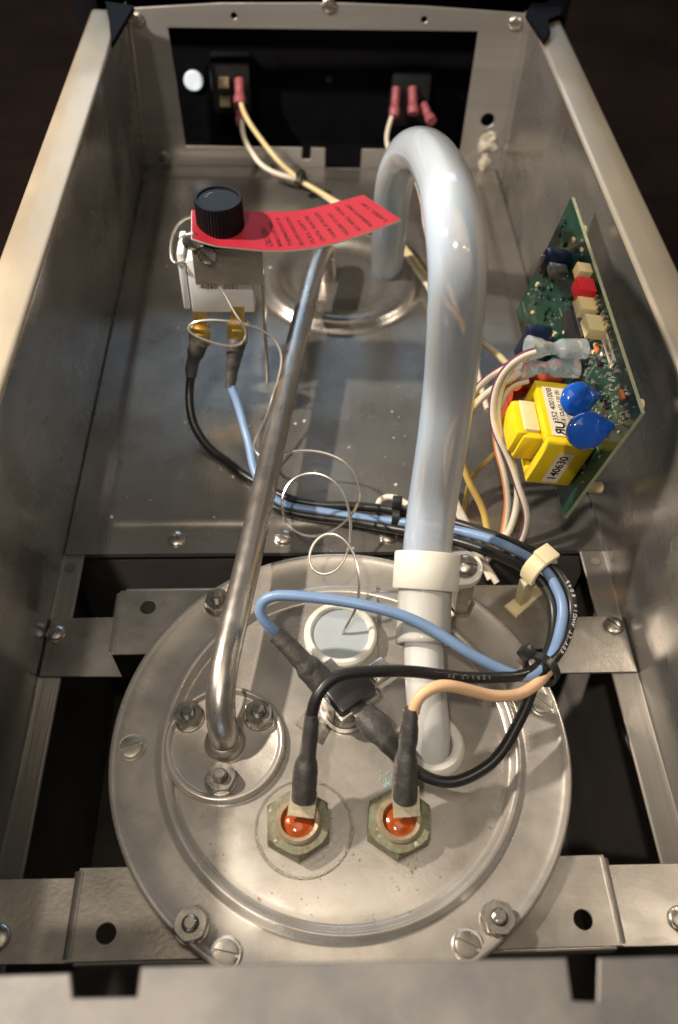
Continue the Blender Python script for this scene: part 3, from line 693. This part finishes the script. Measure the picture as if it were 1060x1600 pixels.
wire('peach_wire', [(645, 1112, .0350), (648, 1094, .0385), (660, 1079, .0405), (680, 1070, .0410), (705, 1070, .0395), (740, 1079, .0345), (780, 1089, .0290), (812, 1085, .0250), (840, 1066, .0220), (860, 1040, .0185), (874, 1005, .0165), (884, 970, .0165), (885, 940, .018)], RW, 'peach_wire',
    'peach coloured wire curving from the unsealed green terminal to the cable tie',
    boots=[('boot', [(633, 1247, .0135), (633, 1222, .018), (634, 1195, .0225), (637, 1165, .027), (641, 1130, .0325), (643, 1107, .0360)], [(0, .0056), (.30, .0056), (.42, .0052), (.54, .0040), (.66, .0043), (.75, .0041), (.88, .0034), (1, .0029)], 'black_boot', lambda t: (1.05, .75))])

# lettering printed on the outer black wire
def print_on(path, fr, i0, text, size, rad, parent, m='white_print', side=.55):
    L_ = [0]
    for a, b in zip(path, path[1:]): L_.append(L_[-1] + (b - a).length)
    s = L_[i0]; vfs = []
    for ch in text:
        s += size * .62
        if ch == ' ': continue
        i = next((k for k, q in enumerate(L_) if q >= s), None)
        if i is None: break
        t = fr[i][2]; nrm = (CAM - path[i]); nrm = (nrm - t * nrm.dot(t)).normalized(); nrm = (nrm * .8 + V((1, 0, 0)) * side); nrm = (nrm - t * nrm.dot(t)).normalized()
        M = frame(path[i] + nrm * (rad + .00005), nrm, t); vfs.append(text_vf(ch, size, M, depth=.00002))
    part('print', join(*vfs), m, parent, False)
i0 = min(range(len(kpath)), key=lambda i: (kpath[i] - Z(868, 1026, .021)).length)
print_on(kpath, kfr, i0, '60V  LT  AWG 14 E20415', .0024, RW, bk)

i1 = min(range(len(apath)), key=lambda i: (apath[i] - Z(690, 1053, .0325)).length)
print_on(apath, afr, i1, 'AIR SEV-60GVEX4', .0018, RW, ba, 'grey_print', .0)
# white / yellow harness near the board
rw = .0015
WG = 'harness wires hanging from the circuit board'
wire('white_wire', [(838, 549, .076), (815, 556, .0735), (793, 573, .069), (776, 603, .061), (769, 640, .052), (774, 675, .045), (790, 712, .037), (806, 750, .029), (818, 785, .021), (822, 812, .013), (818, 838, .005), (806, 862, -.002), (790, 880, -.006)], .0016, 'white_wire', 'white wire with purple stripe curving from the clear connector beside the yellow transformer', stripe='purple_stripe')
wire('white_wire', [(830, 552, .075), (805, 566, .070), (788, 592, .062), (779, 630, .052), (780, 668, .045), (793, 706, .037), (806, 742, .029), (811, 775, .020), (806, 806, .012), (792, 836, .004), (772, 862, -.003), (760, 880, -.006)], rw, 'white_wire', 'plain white wire swinging beneath the clear connector toward the lid bundle')
wire('white_wire', [(826, 592, .060), (800, 600, .058), (784, 625, .051), (774, 665, .042), (778, 700, .034), (788, 740, .026), (794, 785, .015), (790, 815, .007), (782, 845, -.001)], rw, 'white_wire', 'white wire with orange stripe coming out of the red insulated connectors', stripe='orange_stripe')
wire('white_wire', [(822, 558, .073), (790, 572, .067), (760, 592, .058), (735, 622, .047), (712, 660, .034), (698, 700, .022), (696, 740, .012), (705, 780, .006), (722, 815, .002), (738, 838, -.002)], rw, 'white_wire', 'purple striped white wire dipping behind the silicone hose', stripe='purple_stripe')
wire('white_wire', [(815, 580, .066), (785, 598, .060), (758, 618, .052), (732, 648, .042), (712, 690, .028), (704, 730, .017), (710, 775, .008), (728, 815, .003), (748, 850, -.003)], rw, 'white_wire', 'cream wire behind the hose ending near the clamp screw')
wire('yellow_wire', [(800, 592, .060), (770, 608, .055), (742, 632, .047), (726, 662, .039), (721, 695, .032), (727, 730, .025), (741, 768, .017), (754, 800, .009), (761, 828, .003), (764, 855, -.003)], rw, 'yellow_wire', 'yellow wire bowing between the hose and the white harness wires')
wire('yellow_wire', [(806, 668, .030), (795, 690, .026), (772, 712, .019), (750, 732, .012), (735, 755, .006), (727, 785, .001), (724, 815, -.003)], .0011, 'yellow_wire', 'thin yellow wire crossing low behind the transformer')
wire('white_wire', [(700, 752, .004), (708, 780, .002), (720, 810, .0), (740, 838, -.002), (752, 868, -.005), (768, 905, -.008)], rw, 'white_wire', 'short cream wire passing under the clamp screw')
wire('white_wire', [(640, 790, .003), (620, 778, .0), (597, 778, -.002), (587, 788, -.003), (596, 800, -.003), (625, 808, -.002), (680, 815, .0), (720, 835, .001), (750, 868, -.003), (778, 910, -.008)], rw, 'white_wire', 'tan wire bent into a small loop beside the pipe end of the bundle')

# wires from the front switches
def sw_wire(first, rest, r, m, label, stripe=None):
    P = [Yp(x, y, Y) for x, y, Y in first] + [Z(*p) for p in rest]
    return wire('switch_wire', P, r, m, label, raw=True, stripe=stripe)
sw_wire([(374, 148, .428), (380, 172, .418), (395, 200, .405)], [(425, 240, .020), (455, 270, .012), (478, 288, .008), (520, 312, .006), (565, 336, .005), (610, 364, .004), (645, 402, .003), (676, 445, .003), (715, 495, .003), (750, 532, .006), (780, 556, .014), (800, 575, .030), (815, 590, .050)], .0016, 'cream_yellow', 'pale yellow wire running from the black switch under the red tag')
sw_wire([(377, 176, .428), (380, 205, .412), (392, 235, .395)], [(412, 260, .011), (440, 274, .008), (470, 283, .006), (515, 312, .005), (560, 340, .003), (605, 370, .002), (640, 408, .001), (670, 450, .001), (700, 510, .002)], .0016, 'white_wire', 'cream wire sagging from the lower pink connector to the black tie')
sw_wire([(617, 172, .428), (608, 200, .415), (605, 225, .400)], [(625, 258, .015), (652, 285, .012), (660, 320, .008), (668, 360, .004), (684, 405, .002), (710, 470, .002), (735, 545, .003), (752, 600, .006), (762, 640, .01)], .0015, 'white_wire', 'pale wire dropping behind the hose arch from a pink connector')
def spade(p0, p1, m, label, r=.0042, group=None):
    P = smooth_path([p0, p0.lerp(p1, .5), p1], .0008)
    g = lerp_tab([(0, r * 1.05), (.42, r * 1.0), (.52, r * .72), (.62, r * .8), (.74, r * 1.0), (1, r * .95)])
    return thing('spade_connector', sweep(P, g, 20, flat=lambda t: (1, .8 if t < .45 else 1))[0], m, label, 'connector', group)
spade(Yp(375, 126, .436), Yp(375, 163, .423), 'pink_vinyl', 'upper pink spade connector beside the pair of bare brass terminals')
spade(Yp(374, 166, .434), Yp(377, 192, .421), 'pink_vinyl', 'lower pink spade connector under the one beside the bare brass terminals', .0036)
spade(Yp(620, 138, .436), Yp(616, 182, .423), 'pink_vinyl', 'pink spade connector with a pale wire, beside the hose arch', .0036)
spade(Yp(645, 138, .436), Yp(646, 178, .423), 'pink_vinyl', 'wireless pink spade connector standing upright above the hose arch', .0038)
spade(Yp(662, 166, .432), Yp(675, 190, .418), 'pink_vinyl', 'tilted reddish spade connector beside the top of the hose arch', .0036)

# cable ties and the nylon clip
def tie(p, axis, R, headdir, label):
    M = frame(p, axis); o = root('cable_tie', p - V((0, 0, R)), label, 'cable tie')
    w_ = .0016
    part('strap', lathe([(R, -w_), (R + .0010, -w_), (R + .0010, w_), (R, w_), (R, -w_)], 32, M, False), 'black_wire', o, sharp=30)
    hd = V(headdir) - V(axis).normalized() * V(headdir).dot(V(axis).normalized()); hd.normalize()
    part('head', box((0, 0, 0), (.0048, .0056, .0044), frame(p + hd * (R + .0022), axis, hd), .0006), 'black_wire', o)
tie(Z(846, 1046, .0215), Z(868, 1015, .02) - Z(832, 1062, .0225), .0060, (-1, .15, .5), 'black cable tie with square head gathering the lid wires')
tie(Z(618, 807, .001), (1, -.15, 0), .0052, (0, .3, 1), 'black cable tie around the bundle against the hose')
tie(Z(470, 283, .0085), Z(490, 297, .006) - Z(455, 272, .010), .0036, (0, -.3, 1), 'black tie pinching the yellow and cream switch wires')
cb_ = Z(816, 945, -.004)
cc_ = root('cable_clip', cb_, 'pale yellow nylon cable clip standing on bracket, holding the wire bundle', 'cable clip')
part('base', sheet([tuple(Z(x, y, -.003)[:2]) for x, y in ((790, 948), (835, 915), (852, 922), (806, 964))], [], .0022, T((0, 0, -.004)), .0004), 'nylon_clip', cc_, sharp=30)
pt, pb2 = Z(824, 905, .020), Z(816, 938, -.002)
part('stem', box((0, 0, (pt - pb2).length / 2), (.0052, .0040, (pt - pb2).length), frame(pb2, pt - pb2, (1, .6, 0)), .0006), 'nylon_clip', cc_)
axb = (Z(862, 905, .026) - Z(822, 868, .0255)).normalized(); pc_ = Z(842, 889, .0262)
Mk = frame(pc_, axb, (0, 0, 1))
arc = [(.0078 * math.cos(a), .0066 * math.sin(a)) for a in [math.radians(t) for t in range(-200, 111, 18)]]
inn = [(.0064 * math.cos(a), .0052 * math.sin(a)) for a in [math.radians(t) for t in range(110, -201, -18)]]
part('loop', sheet(arc + inn, [], .0068, Mk @ T((0, 0, -.0034)), .0004), 'nylon_clip', cc_, sharp=30)
part('latch', box((.0080, -.0020, 0), (.0026, .0075, .0074), Mk, .0006), 'nylon_clip', cc_)

# ================================================================== THERMOSTAT
kt = Z(341, 309, .095); kr = .0105
foot = Z(415, 601, ZF + .001)
ths = root('thermostat', foot, 'black ribbed knob thermostat on a steel bracket with brass terminals and capillary', 'thermostat')
kb = V((kt.x, kt.y, .0775)); hk = .095 - .0775
vs_, fs = [], []; n = 96; lv = [(1.16, 0, 0), (1.17, .0012, 0), (1.13, .0022, 0), (1.02, .0026, 1), (1.0, hk - .0012, 1), (.985, hk - .0004, .3), (.955, hk, 0), (.88, hk, 0), (.86, hk - .0007, 0), (.3, hk - .0007, 0), (0, hk - .0007, 0)]
for f_, z_, rib in lv:
    for k in range(n):
        a = 2 * math.pi * k / n; r = kr * f_ - rib * (.00035 if k % 2 else 0); vs_.append(kb + V((r * math.cos(a), r * math.sin(a), z_)))
for i in range(len(lv) - 1):
    for k in range(n): a, b = i * n + k, i * n + (k + 1) % n; fs.append((a, b, b + n, a + n))
kn = part('knob', (vs_, fs), 'black_knob', ths, sharp=25)
part('index_mark', join(*[box((kr * .55 * math.cos(a), kr * .55 * math.sin(a), hk - .0006), (kr * .16, .0003, .0002), T(kb) @ Matrix.Identity(4)) for a in (2.2, 2.5, 2.8)]), 'steel_dull', kn)
part('shaft', lathe([(.003, -.006), (.003, .001)], 20, T(kb)), 'steel_dull', ths)
Yb_ = foot.y
xl = Yp(302, 410, Yb_).x; xr = foot.x + .0016
# bracket: front plate, top plate, leg, foot
zt0, zt1 = .0572, .0765
br = part('bracket', join(box(((xl + xr) / 2, Yb_, (zt0 + zt1) / 2), (xr - xl, .0012, zt1 - zt0), None, .0003),
                     box(((xl + xr) / 2, Yb_ + .0105, zt1), (xr - xl, .0210, .0012), None, .0003)), 'steel_dull', ths)
part('bracket_leg', join(box((xr - .0006, Yb_ + .0055, (ZF + zt0) / 2 + .001), (.0012, .0110, zt0 - ZF), None, .0003), box((xr + .006, Yb_ + .0055, ZF + .0012), (.013, .0110, .0012), None, .0003)), 'steel_bright', ths)
for x, y in ((324, 398), (300, 376)):
    screw_on(br, Yp(x, y, Yb_ - .0006), .7, 'slot', (0, -1, .1))
xb0, xb1 = Yp(284, 450, Yb_ + .004).x, Yp(397, 450, Yb_ + .004).x
zb0 = Yp(340, 488, Yb_ + .002).z
bd = part('switch_body', join(box(((xb0 + xb1) / 2 + .002, Yb_ + .0125, (zb0 + zt0 + .012) / 2), (xb1 - xb0 - .004, .0215, zt0 + .012 - zb0), None, .0008), box((xb0 + .0015, Yb_ + .012, (zb0 + zt1) / 2 - .002), (.003, .018, zt1 - zb0 - .006), None, .0006)), 'white_plastic', ths)
Ms = Matrix(((1, 0, 0, (xb0 + xb1) / 2 + .001), (0, 0, -1, Yb_ + .0016), (0, 1, 0, zt0 - .0028), (0, 0, 0, 1)))
part('marking', text_vf('4-1601 0051', .0032, Ms, 1.1), 'ink', bd, False)
for (x, y0, y1) in ((313, 487, 540), (372, 476, 535)):
    a, b = Yp(x, y0, Yb_ + .002), Yp(x - 1, y1, Yb_ - .001)
    L_ = (a - b).length; M = frame(b, a - b, (1, 0, 0))
    part('terminal', join(box((0, 0, L_ * .28), (.0104, .0044, L_ * .56), M, .0009), box((0, .0004, L_ * .72), (.0066, .0010, L_ * .56), M, .0003), box((0, -.0024, L_ * .30), (.0050, .0016, L_ * .22), M, .0006)), 'brass', ths)
cap_pts = [(534, 991, .004), (538, 984, .007), (550, 965, .012), (559, 940, .018), (562, 910, .024), (558, 880, .028), (548, 855, .030), (532, 838, .031), (512, 833, .031), (494, 843, .030), (484, 862, .028), (484, 882, .026), (496, 896, .025), (514, 897, .025), (532, 884, .026), (544, 860, .028), (548, 830, .029), (546, 800, .029), (538, 772, .028), (522, 752, .026), (500, 741, .024), (475, 741, .022), (455, 752, .020), (443, 772, .017), (441, 795, .014), (449, 818, .012), (468, 834, .011), (492, 838, .011), (520, 830, .011), (545, 810, .011), (560, 785, .012), (561, 758, .013), (552, 736, .014), (534, 719, .015), (508, 708, .016), (480, 704, .016), (452, 706, .015), (425, 712, .012), (404, 712, .010), (397, 698, .010), (402, 680, .012), (415, 655, .014), (424, 625, .017), (434, 595, .022), (440, 565, .027), (437, 545, .030), (422, 525, .034), (398, 511, .038), (365, 503, .041), (330, 500, .043), (303, 503, .043), (292, 511, .041), (302, 523, .039), (325, 533, .038), (350, 540, .037), (374, 539, .038), (386, 526, .040), (380, 508, .044), (366, 488, .048), (352, 462, .053), (336, 438, .058), (318, 418, .063), (300, 409, .066), (283, 410, .068), (271, 412, .068), (267, 398, .070), (268, 375, .073), (277, 352, .076), (292, 340, .078), (310, 336, .078)]
part('capillary', sweep(px_path(cap_pts, .0014), .0006, 8)[0], 'capillary_steel', ths)

# ------------------------------------------------------------------ red tag
Y0 = Z(412, 391, .0790).y; Y1 = Z(470, 329, .0835).y
lowp = [(300, 372), (335, 383), (372, 387), (412, 391), (450, 391), (500, 385), (560, 368), (627, 343)]
upp = [(300, 328), (330, 326), (360, 326), (392, 330), (440, 331), (480, 327), (525, 316), (568, 304)]
low = [Yp(x, y, Y0) for x, y in lowp]; upr = [Yp(x, y, Y1) for x, y in upp]
def resamp(P, n):
    P = smooth_path(P, .001); L_ = [0]
    for a, b in zip(P, P[1:]): L_.append(L_[-1] + (b - a).length)
    out = []; j = 0
    for i in range(n + 1):
        s = L_[-1] * i / n
        while j < len(L_) - 2 and L_[j + 1] < s: j += 1
        out.append(P[j].lerp(P[j + 1], (s - L_[j]) / max(1e-9, L_[j + 1] - L_[j])))
    return out
NS = 60; la, ua = resamp(low, NS), resamp(upr, NS)
def tagpt(s, t, h=0):
    i = min(NS - 1, max(0, int(s * NS))); k = s * NS - i
    a = la[i].lerp(la[i + 1], k); b = ua[i].lerp(ua[i + 1], k)
    du = la[i + 1] - la[i]; dn = du.cross(b - a).normalized()
    return a.lerp(b, t) + dn * h
vs_, fs = [], []; NT = 8
for h in (0, -.0009):
    for i in range(NS + 1):
        for j in range(NT + 1): vs_.append(tagpt(i / NS, j / NT, h))
W_ = NT + 1; o2 = (NS + 1) * W_; mi = []
for i in range(NS):
    for j in range(NT):
        a = i * W_ + j; fs.append((a, a + W_, a + W_ + 1, a + 1)); mi.append(0); fs.append((o2 + a, o2 + a + 1, o2 + a + W_ + 1, o2 + a + W_)); mi.append(1)
for i in range(NS):
    for j in (0, NT): a = i * W_ + j; fs.append((a, a + W_, o2 + a + W_, o2 + a)); mi.append(1)
for j in range(NT):
    for i in (0, NS): a = i * W_ + j; fs.append((a, a + 1, o2 + a + 1, o2 + a)); mi.append(1)
tg = root('warning_tag', tagpt(.3, .5), 'curved red paper tag with dark lettering tucked under the black knob', 'tag')
part('tag_sheet', (vs_, fs), ['red_tag', 'tag_white'], tg, mi=mi, sharp=60)
lines = [('CAUTION', .375, .46), ('MAKE CERTAIN', .425, .62), ('THERMOSTAT IS', .475, .74), ('IN OFF POSITION', .53, .74), ('FULL LEFT', .585, .66), ('UNTIL WATER', .635, .74), ('TANK IS FILLED', .695, .78), ('FAILURE TO DO', .755, .66), ('SO WILL VOID', .815, .78), ('WARRANTY PART', .875, .76), ('LABEL 140', .945, .66)]
for s_, sp__, wd in lines:
    big = s_ == 'CAUTION'
    vf = text_vf(s_, 1.0, Matrix.Identity(4), 1, 0, bold=.012)
    xs = [v.x for v in vf[0]]; x0, x1 = min(xs), max(xs)
    hgt = .046 if big else .030
    vf = ([tagpt(sp__ - (v.y) * hgt, .10 + (v.x - x0) / (x1 - x0) * wd, .00012) for v in vf[0]], vf[1])
    part('lettering', vf, 'tag_ink', tg, False)

# ================================================================== CIRCUIT BOARD
A = V((.108, .2156, .093)); B = V((.108, .0857, .0864)); K = V((.097, .088, .020))
pu = (B - A); PL = pu.length; pu.normalize(); pv = K - B; pv -= pu * pv.dot(pu); PH = pv.length; pv.normalize(); pn = pu.cross(pv)
if pn.x > 0: pn = -pn
MP = Matrix(((pu.x, pv.x, pn.x, A.x), (pu.y, pv.y, pn.y, A.y), (pu.z, pv.z, pn.z, A.z), (0, 0, 0, 1)))
def pb_(x, y, h=0.0):
    d = ray(x, y); t = ((A + pn * h - CAM).dot(pn)) / d.dot(pn); P = CAM + d * t - A; return P.dot(pu), P.dot(pv)
cbd = root('circuit_board', A + pu * PL / 2 + pv * PH, 'green circuit board with yellow transformer and connectors standing along the steel side wall', 'circuit board')
def bx(name, s0, s1, t0, t1, h0, h1, m, par=None, bev=.0003):
    return part(name, box(((s0 + s1) / 2, (t0 + t1) / 2, (h0 + h1) / 2), (s1 - s0, t1 - t0, h1 - h0), MP, bev), m, par or cbd)
bd_v = box((PL / 2, PH / 2, -.0008), (PL, PH, .0016), MP)
bo = part('board', bd_v, ['pcb', 'pcb_edge'], cbd, False)
for p in bo.data.polygons: p.material_index = 0 if abs(p.normal.dot(pn)) > .9 else 1
for s in (.012, PL - .012):
    for t in (.008, PH - .008):
        part('standoff', lathe([(.0025, -.0075 if t < .03 else -.016), (.0025, -.0017)], 12, MP @ T((s, t, 0))), 'ivory', cbd)
# transformer
tr = bx('transformer', .0862, .0905, .0318, .0570, .0006, .0200, 'trans_yellow', bev=.0006)
bx('core', .0905, .1165, .0318, .0362, .0006, .0200, 'trans_yellow', tr, .0005)
bx('core', .1165, .1210, .0318, .0570, .0006, .0200, 'trans_yellow', tr, .0006)
bx('core', .0905, .1165, .0530, .0570, .0006, .0200, 'trans_yellow', tr, .0005)
bx('bobbin', .0912, .1158, .0368, .0524, .0006, .0185, 'dark_inside', tr)
bx('winding', .0925, .1140, .0372, .0520, .0150, .0275, 'trans_yellow', tr, .0022)
bx('winding_tape', .0940, .1125, .0364, .0500, .0240, .0300, 'trans_yellow', tr, .0020)
bx('tape_flap', .0950, .1110, .0355, .0400, .0200, .0268, 'ivory', tr, .0008)
# labels: top face (faces -v), end face (faces +u)
def facem(o, xd, yd):
    zd = xd.cross(yd); return Matrix(((xd.x, yd.x, zd.x, o.x), (xd.y, yd.y, zd.y, o.y), (xd.z, yd.z, zd.z, o.z), (0, 0, 0, 1)))
def pw(s, t, h): return A + pu * s + pv * t + pn * h
Mtop = facem(pw(.1030, .0317, .0108), -pu, pn)
lb = part('label', box((0, 0, .0001), (.0270, .0138, .0001), Mtop), 'paper', tr)
part('label_print', join(text_vf('352 400100B', .0034, Mtop @ T((.0035, .0040, .00018)), 1.0), text_vf('JT-3  CLASS 130 (B)', .0024, Mtop @ T((.002, .0006, .00018))), text_vf('115V 1-2-5-6', .0024, Mtop @ T((.002, -.0024, .00018))), text_vf('12V 3-4', .0024, Mtop @ T((.002, -.0052, .00018)))), 'ink', lb, False)
part('certification_mark', join(text_vf('R', .0058, Mtop @ T((-.0112, .0030, .00018)) @ Matrix.Diagonal((-1, 1, 1, 1)), bold=.02), text_vf('U', .0058, Mtop @ T((-.0076, .0026, .00018)), bold=.02)), 'ink', lb, False)
Mend = facem(pw(.1211, .0458, .0103), -pv, pn)
lb2 = part('label', box((0, 0, .0001), (.0185, .0068, .0001), Mend), 'paper', tr)
part('label_print', text_vf('140630', .0050, Mend @ T((0, 0, .0002)), 1.02, bold=.012), 'ink', lb2, False)
# disc capacitors
def disc_cap(px_, py_, pl, rad=.0074):
    c_ = Z(*px_); lead = pw(*pb_(*pl), .0005)
    xd = (lead - c_).normalized(); nn = (CAM - c_).normalized() + V((.1, -.15, .05)); nn = (nn - xd * nn.dot(xd)).normalized(); yd = nn.cross(xd)
    M = Matrix(((xd.x, yd.x, nn.x, c_.x), (xd.y, yd.y, nn.y, c_.y), (xd.z, yd.z, nn.z, c_.z), (0, 0, 0, 1)))
    vs_, fs = [], []; nu, nv_ = 20, 40
    for i in range(nu + 1):
        th = math.pi * i / nu
        for k in range(nv_):
            a = 2 * math.pi * k / nv_; d = V((math.sin(th) * math.cos(a), math.sin(th) * math.sin(a), math.cos(th)))
            tip = max(0, d.x) ** 7 * .45
            zz = math.copysign(abs(d.z) ** 1.0, d.z)
            vs_.append(M @ V((rad * (d.x * (1 + tip)), rad * d.y * .86 * (1 - .35 * max(0, d.x) ** 5), rad * .42 * zz + .0005 * noise.noise(d * 2.2 + V((px_[0], 0, 0))))))
    for i in range(nu):
        for k in range(nv_): a, b = i * nv_ + k, i * nv_ + (k + 1) % nv_; fs.append((a, b, b + nv_, a + nv_))
    o = part('disc_capacitor', (vs_, fs), 'cap_blue', cbd)
    part('lead', sweep(smooth_path([c_ + xd * rad * 1.3, c_ + xd * rad * 1.6 + yd * .0003, lead], .001), .00035, 8)[0], 'solder', o)
disc_cap((905, 625, .0790), None or (952, 617), (952, 617)) if False else None
def cap_at(pxc, h, pl): 
    s, t = pb_(*pxc, h); p = pw(s, t, h); return p
_Z = Z
def disc_from(pxc, h, pl, rad):
    global Z
    p = cap_at(pxc, h, pl); Z = lambda *a: p
    disc_cap(pxc, None, pl, rad); Z = _Z
disc_from((903, 624), .0140, (952, 616), .0078)
disc_from((917, 673), .0140, (972, 664), .0083)
# connectors and small parts
s, t = pb_(922, 447, .003); bx('jumper_plug', s - .0042, s + .0042, t - .001, t + .0052, .001, .0085, 'red_plastic')
s, t = pb_(913, 420, .003); bx('pin_base', s - .003, s + .003, t - .001, t + .004, .0, .006, 'ivory')
for x, y in ((925, 476), (938, 508)):
    s, t = pb_(x, y, .002); hd = bx('header_socket', s - .0046, s + .0046, t - .0012, t + .0038, .0004, .0080, 'ivory')
    for q in range(4):
        d = -.0042 + .0028 * q
        bx('pin', s + d - .0004, s + d + .0004, t - .0038, t - .0014, .0006, .0016, 'solder', hd, 0)
s, t = pb_(893, 398, .001); rl = bx('capacitor_block', s - .006, s + .004, t + .001, t + .011, .0, .0115, 'relay_blue', bev=.002)
bx('lead_frame', s + .006, s + .0115, t + .001, t + .0045, .004, .0120, 'steel_bright')
bx('heat_tab', s - .0030, s + .0005, t + .004, t + .008, .0115, .0130, 'steel_bright', rl)
bx('relay', .041, .054, .040, .058, .0, .012, 'relay_blue', bev=.001)
s, t = pb_(898, 512, .001); ic = bx('microchip', s - .010, s + .010, t - .0035, t + .0045, .0005, .0035, 'cutoff_black')
for q in range(12): bx('pin', s - .0092 + q * .00165, s - .0086 + q * .00165, t - .0050, t - .0034, .0002, .0016, 'solder', ic, 0)
s, t = pb_(935, 556, .001); part('mount_screw', xf(slotted(.0030, .0018, .7, .1, .3), MP @ T((s, t, 0))), 'steel_bright', cbd)
s, t = pb_(950, 546, .0005); st2 = bx('sticker', s - .0085, s + .0085, t - .0020, t + .0020, .0001, .0003, 'paper')
part('sticker_print', text_vf('VA30873A1', .0024, facem(pw(s, t, .00034), pu, -pv), 1.0), 'ink', st2, False)
# solder joints, pads, traces
vfs, vft = [], []
for q in range(210):
    s = random.uniform(.070, .127); t = random.uniform(.002, .026) if random.random() < .7 else random.uniform(.002, .05)
    r = random.uniform(.0003, .0008); a = random.uniform(0, 3); vfs.append(box((0, 0, .0003), (r * random.uniform(1, 2.6), r, random.uniform(.0004, .0014)), MP @ T((s, t, 0)) @ rotz(a)))
for q in range(60):
    s = random.uniform(.004, .068); t = random.uniform(.002, .062); r = random.uniform(.0002, .0006)
    vfs.append(box((0, 0, .0002), (r * 2, r, .0005), MP @ T((s, t, 0)) @ rotz(random.choice((0, 1.57, .6)))))
part('solder_joints', join(*vfs), 'solder', cbd, False, kind='stuff')
for q in range(24):
    s = random.uniform(.004, .120); t = random.uniform(.003, .060); l = random.uniform(.004, .016); a = random.choice((0, 0, 1.5708, 1.5708, .785))
    vft.append(box((0, 0, .00004), (l, random.uniform(.0004, .0012), .00005), MP @ T((s, t, 0)) @ rotz(a)))
part('circuit_traces', join(*vft), 'flux', cbd, False, kind='stuff')
for q in range(8):
    s = .074 + .006 * q + random.uniform(-.002, .002); t = random.uniform(.004, .020)
    bx('diode', s - .0022, s + .0022, t - .0008, t + .0008, .0004, .0020, random.choice(['cutoff_black', 'orange_plastic', 'cutoff_black']))
for nm, m, n_ in (('chip_resistors', 'cutoff_black', 46), ('chip_capacitors', 'ivory', 22)):
    part(nm, join(*[box((0, 0, .0005), (random.uniform(.0012, .0026), random.uniform(.0008, .0014), .0010), MP @ T((random.uniform(.004, .084), random.uniform(.003, .055), 0)) @ rotz(random.choice((0, 1.5708)))) for _ in range(n_)]), m, cbd, False, kind='stuff')
# insulated push-on connectors
def push_on(p0, p1, m, label, r):
    P = smooth_path([p0, p0.lerp(p1, .5), p1], .0008)
    g = lerp_tab([(0, r * 1.15), (.16, r * .95), (.34, r * .62), (.46, r * .62), (.60, r * 1.0), (1, r * 1.05)])
    vf, _ = sweep(P, g, 24, flat=lambda t: (1, 1) if t < .4 else (.8, 1), start=(0, 0, 1))
    o = thing('push_on_connector', vf, m, label, 'connector'); 
    return o
def bpt(x, y, h): s, t = pb_(x, y, h); return pw(s, t, h)
push_on(bpt(826, 544, .027), bpt(914, 545, .002), 'clear_vinyl', 'clear vinyl connector pushed on the board, upper of the pair', .0046)
push_on(bpt(812, 574, .027), bpt(902, 575, .002), 'clear_vinyl', 'smoky clear connector lying between the upper clear one and red ones', .0046)
push_on(bpt(806, 590, .024), bpt(868, 588, .004), 'red_vinyl', 'red insulated connector directly under the clear connectors', .0050)
push_on(bpt(792, 612, .024), bpt(856, 608, .004), 'red_vinyl', 'red insulated connector in the middle of the red three', .0050)
push_on(bpt(784, 636, .024), bpt(846, 632, .004), 'red_vinyl', 'lowest red insulated connector beside the transformer winding', .0050)
for o in bpy.data.objects:
    if '_loc' in o: del o['_loc']
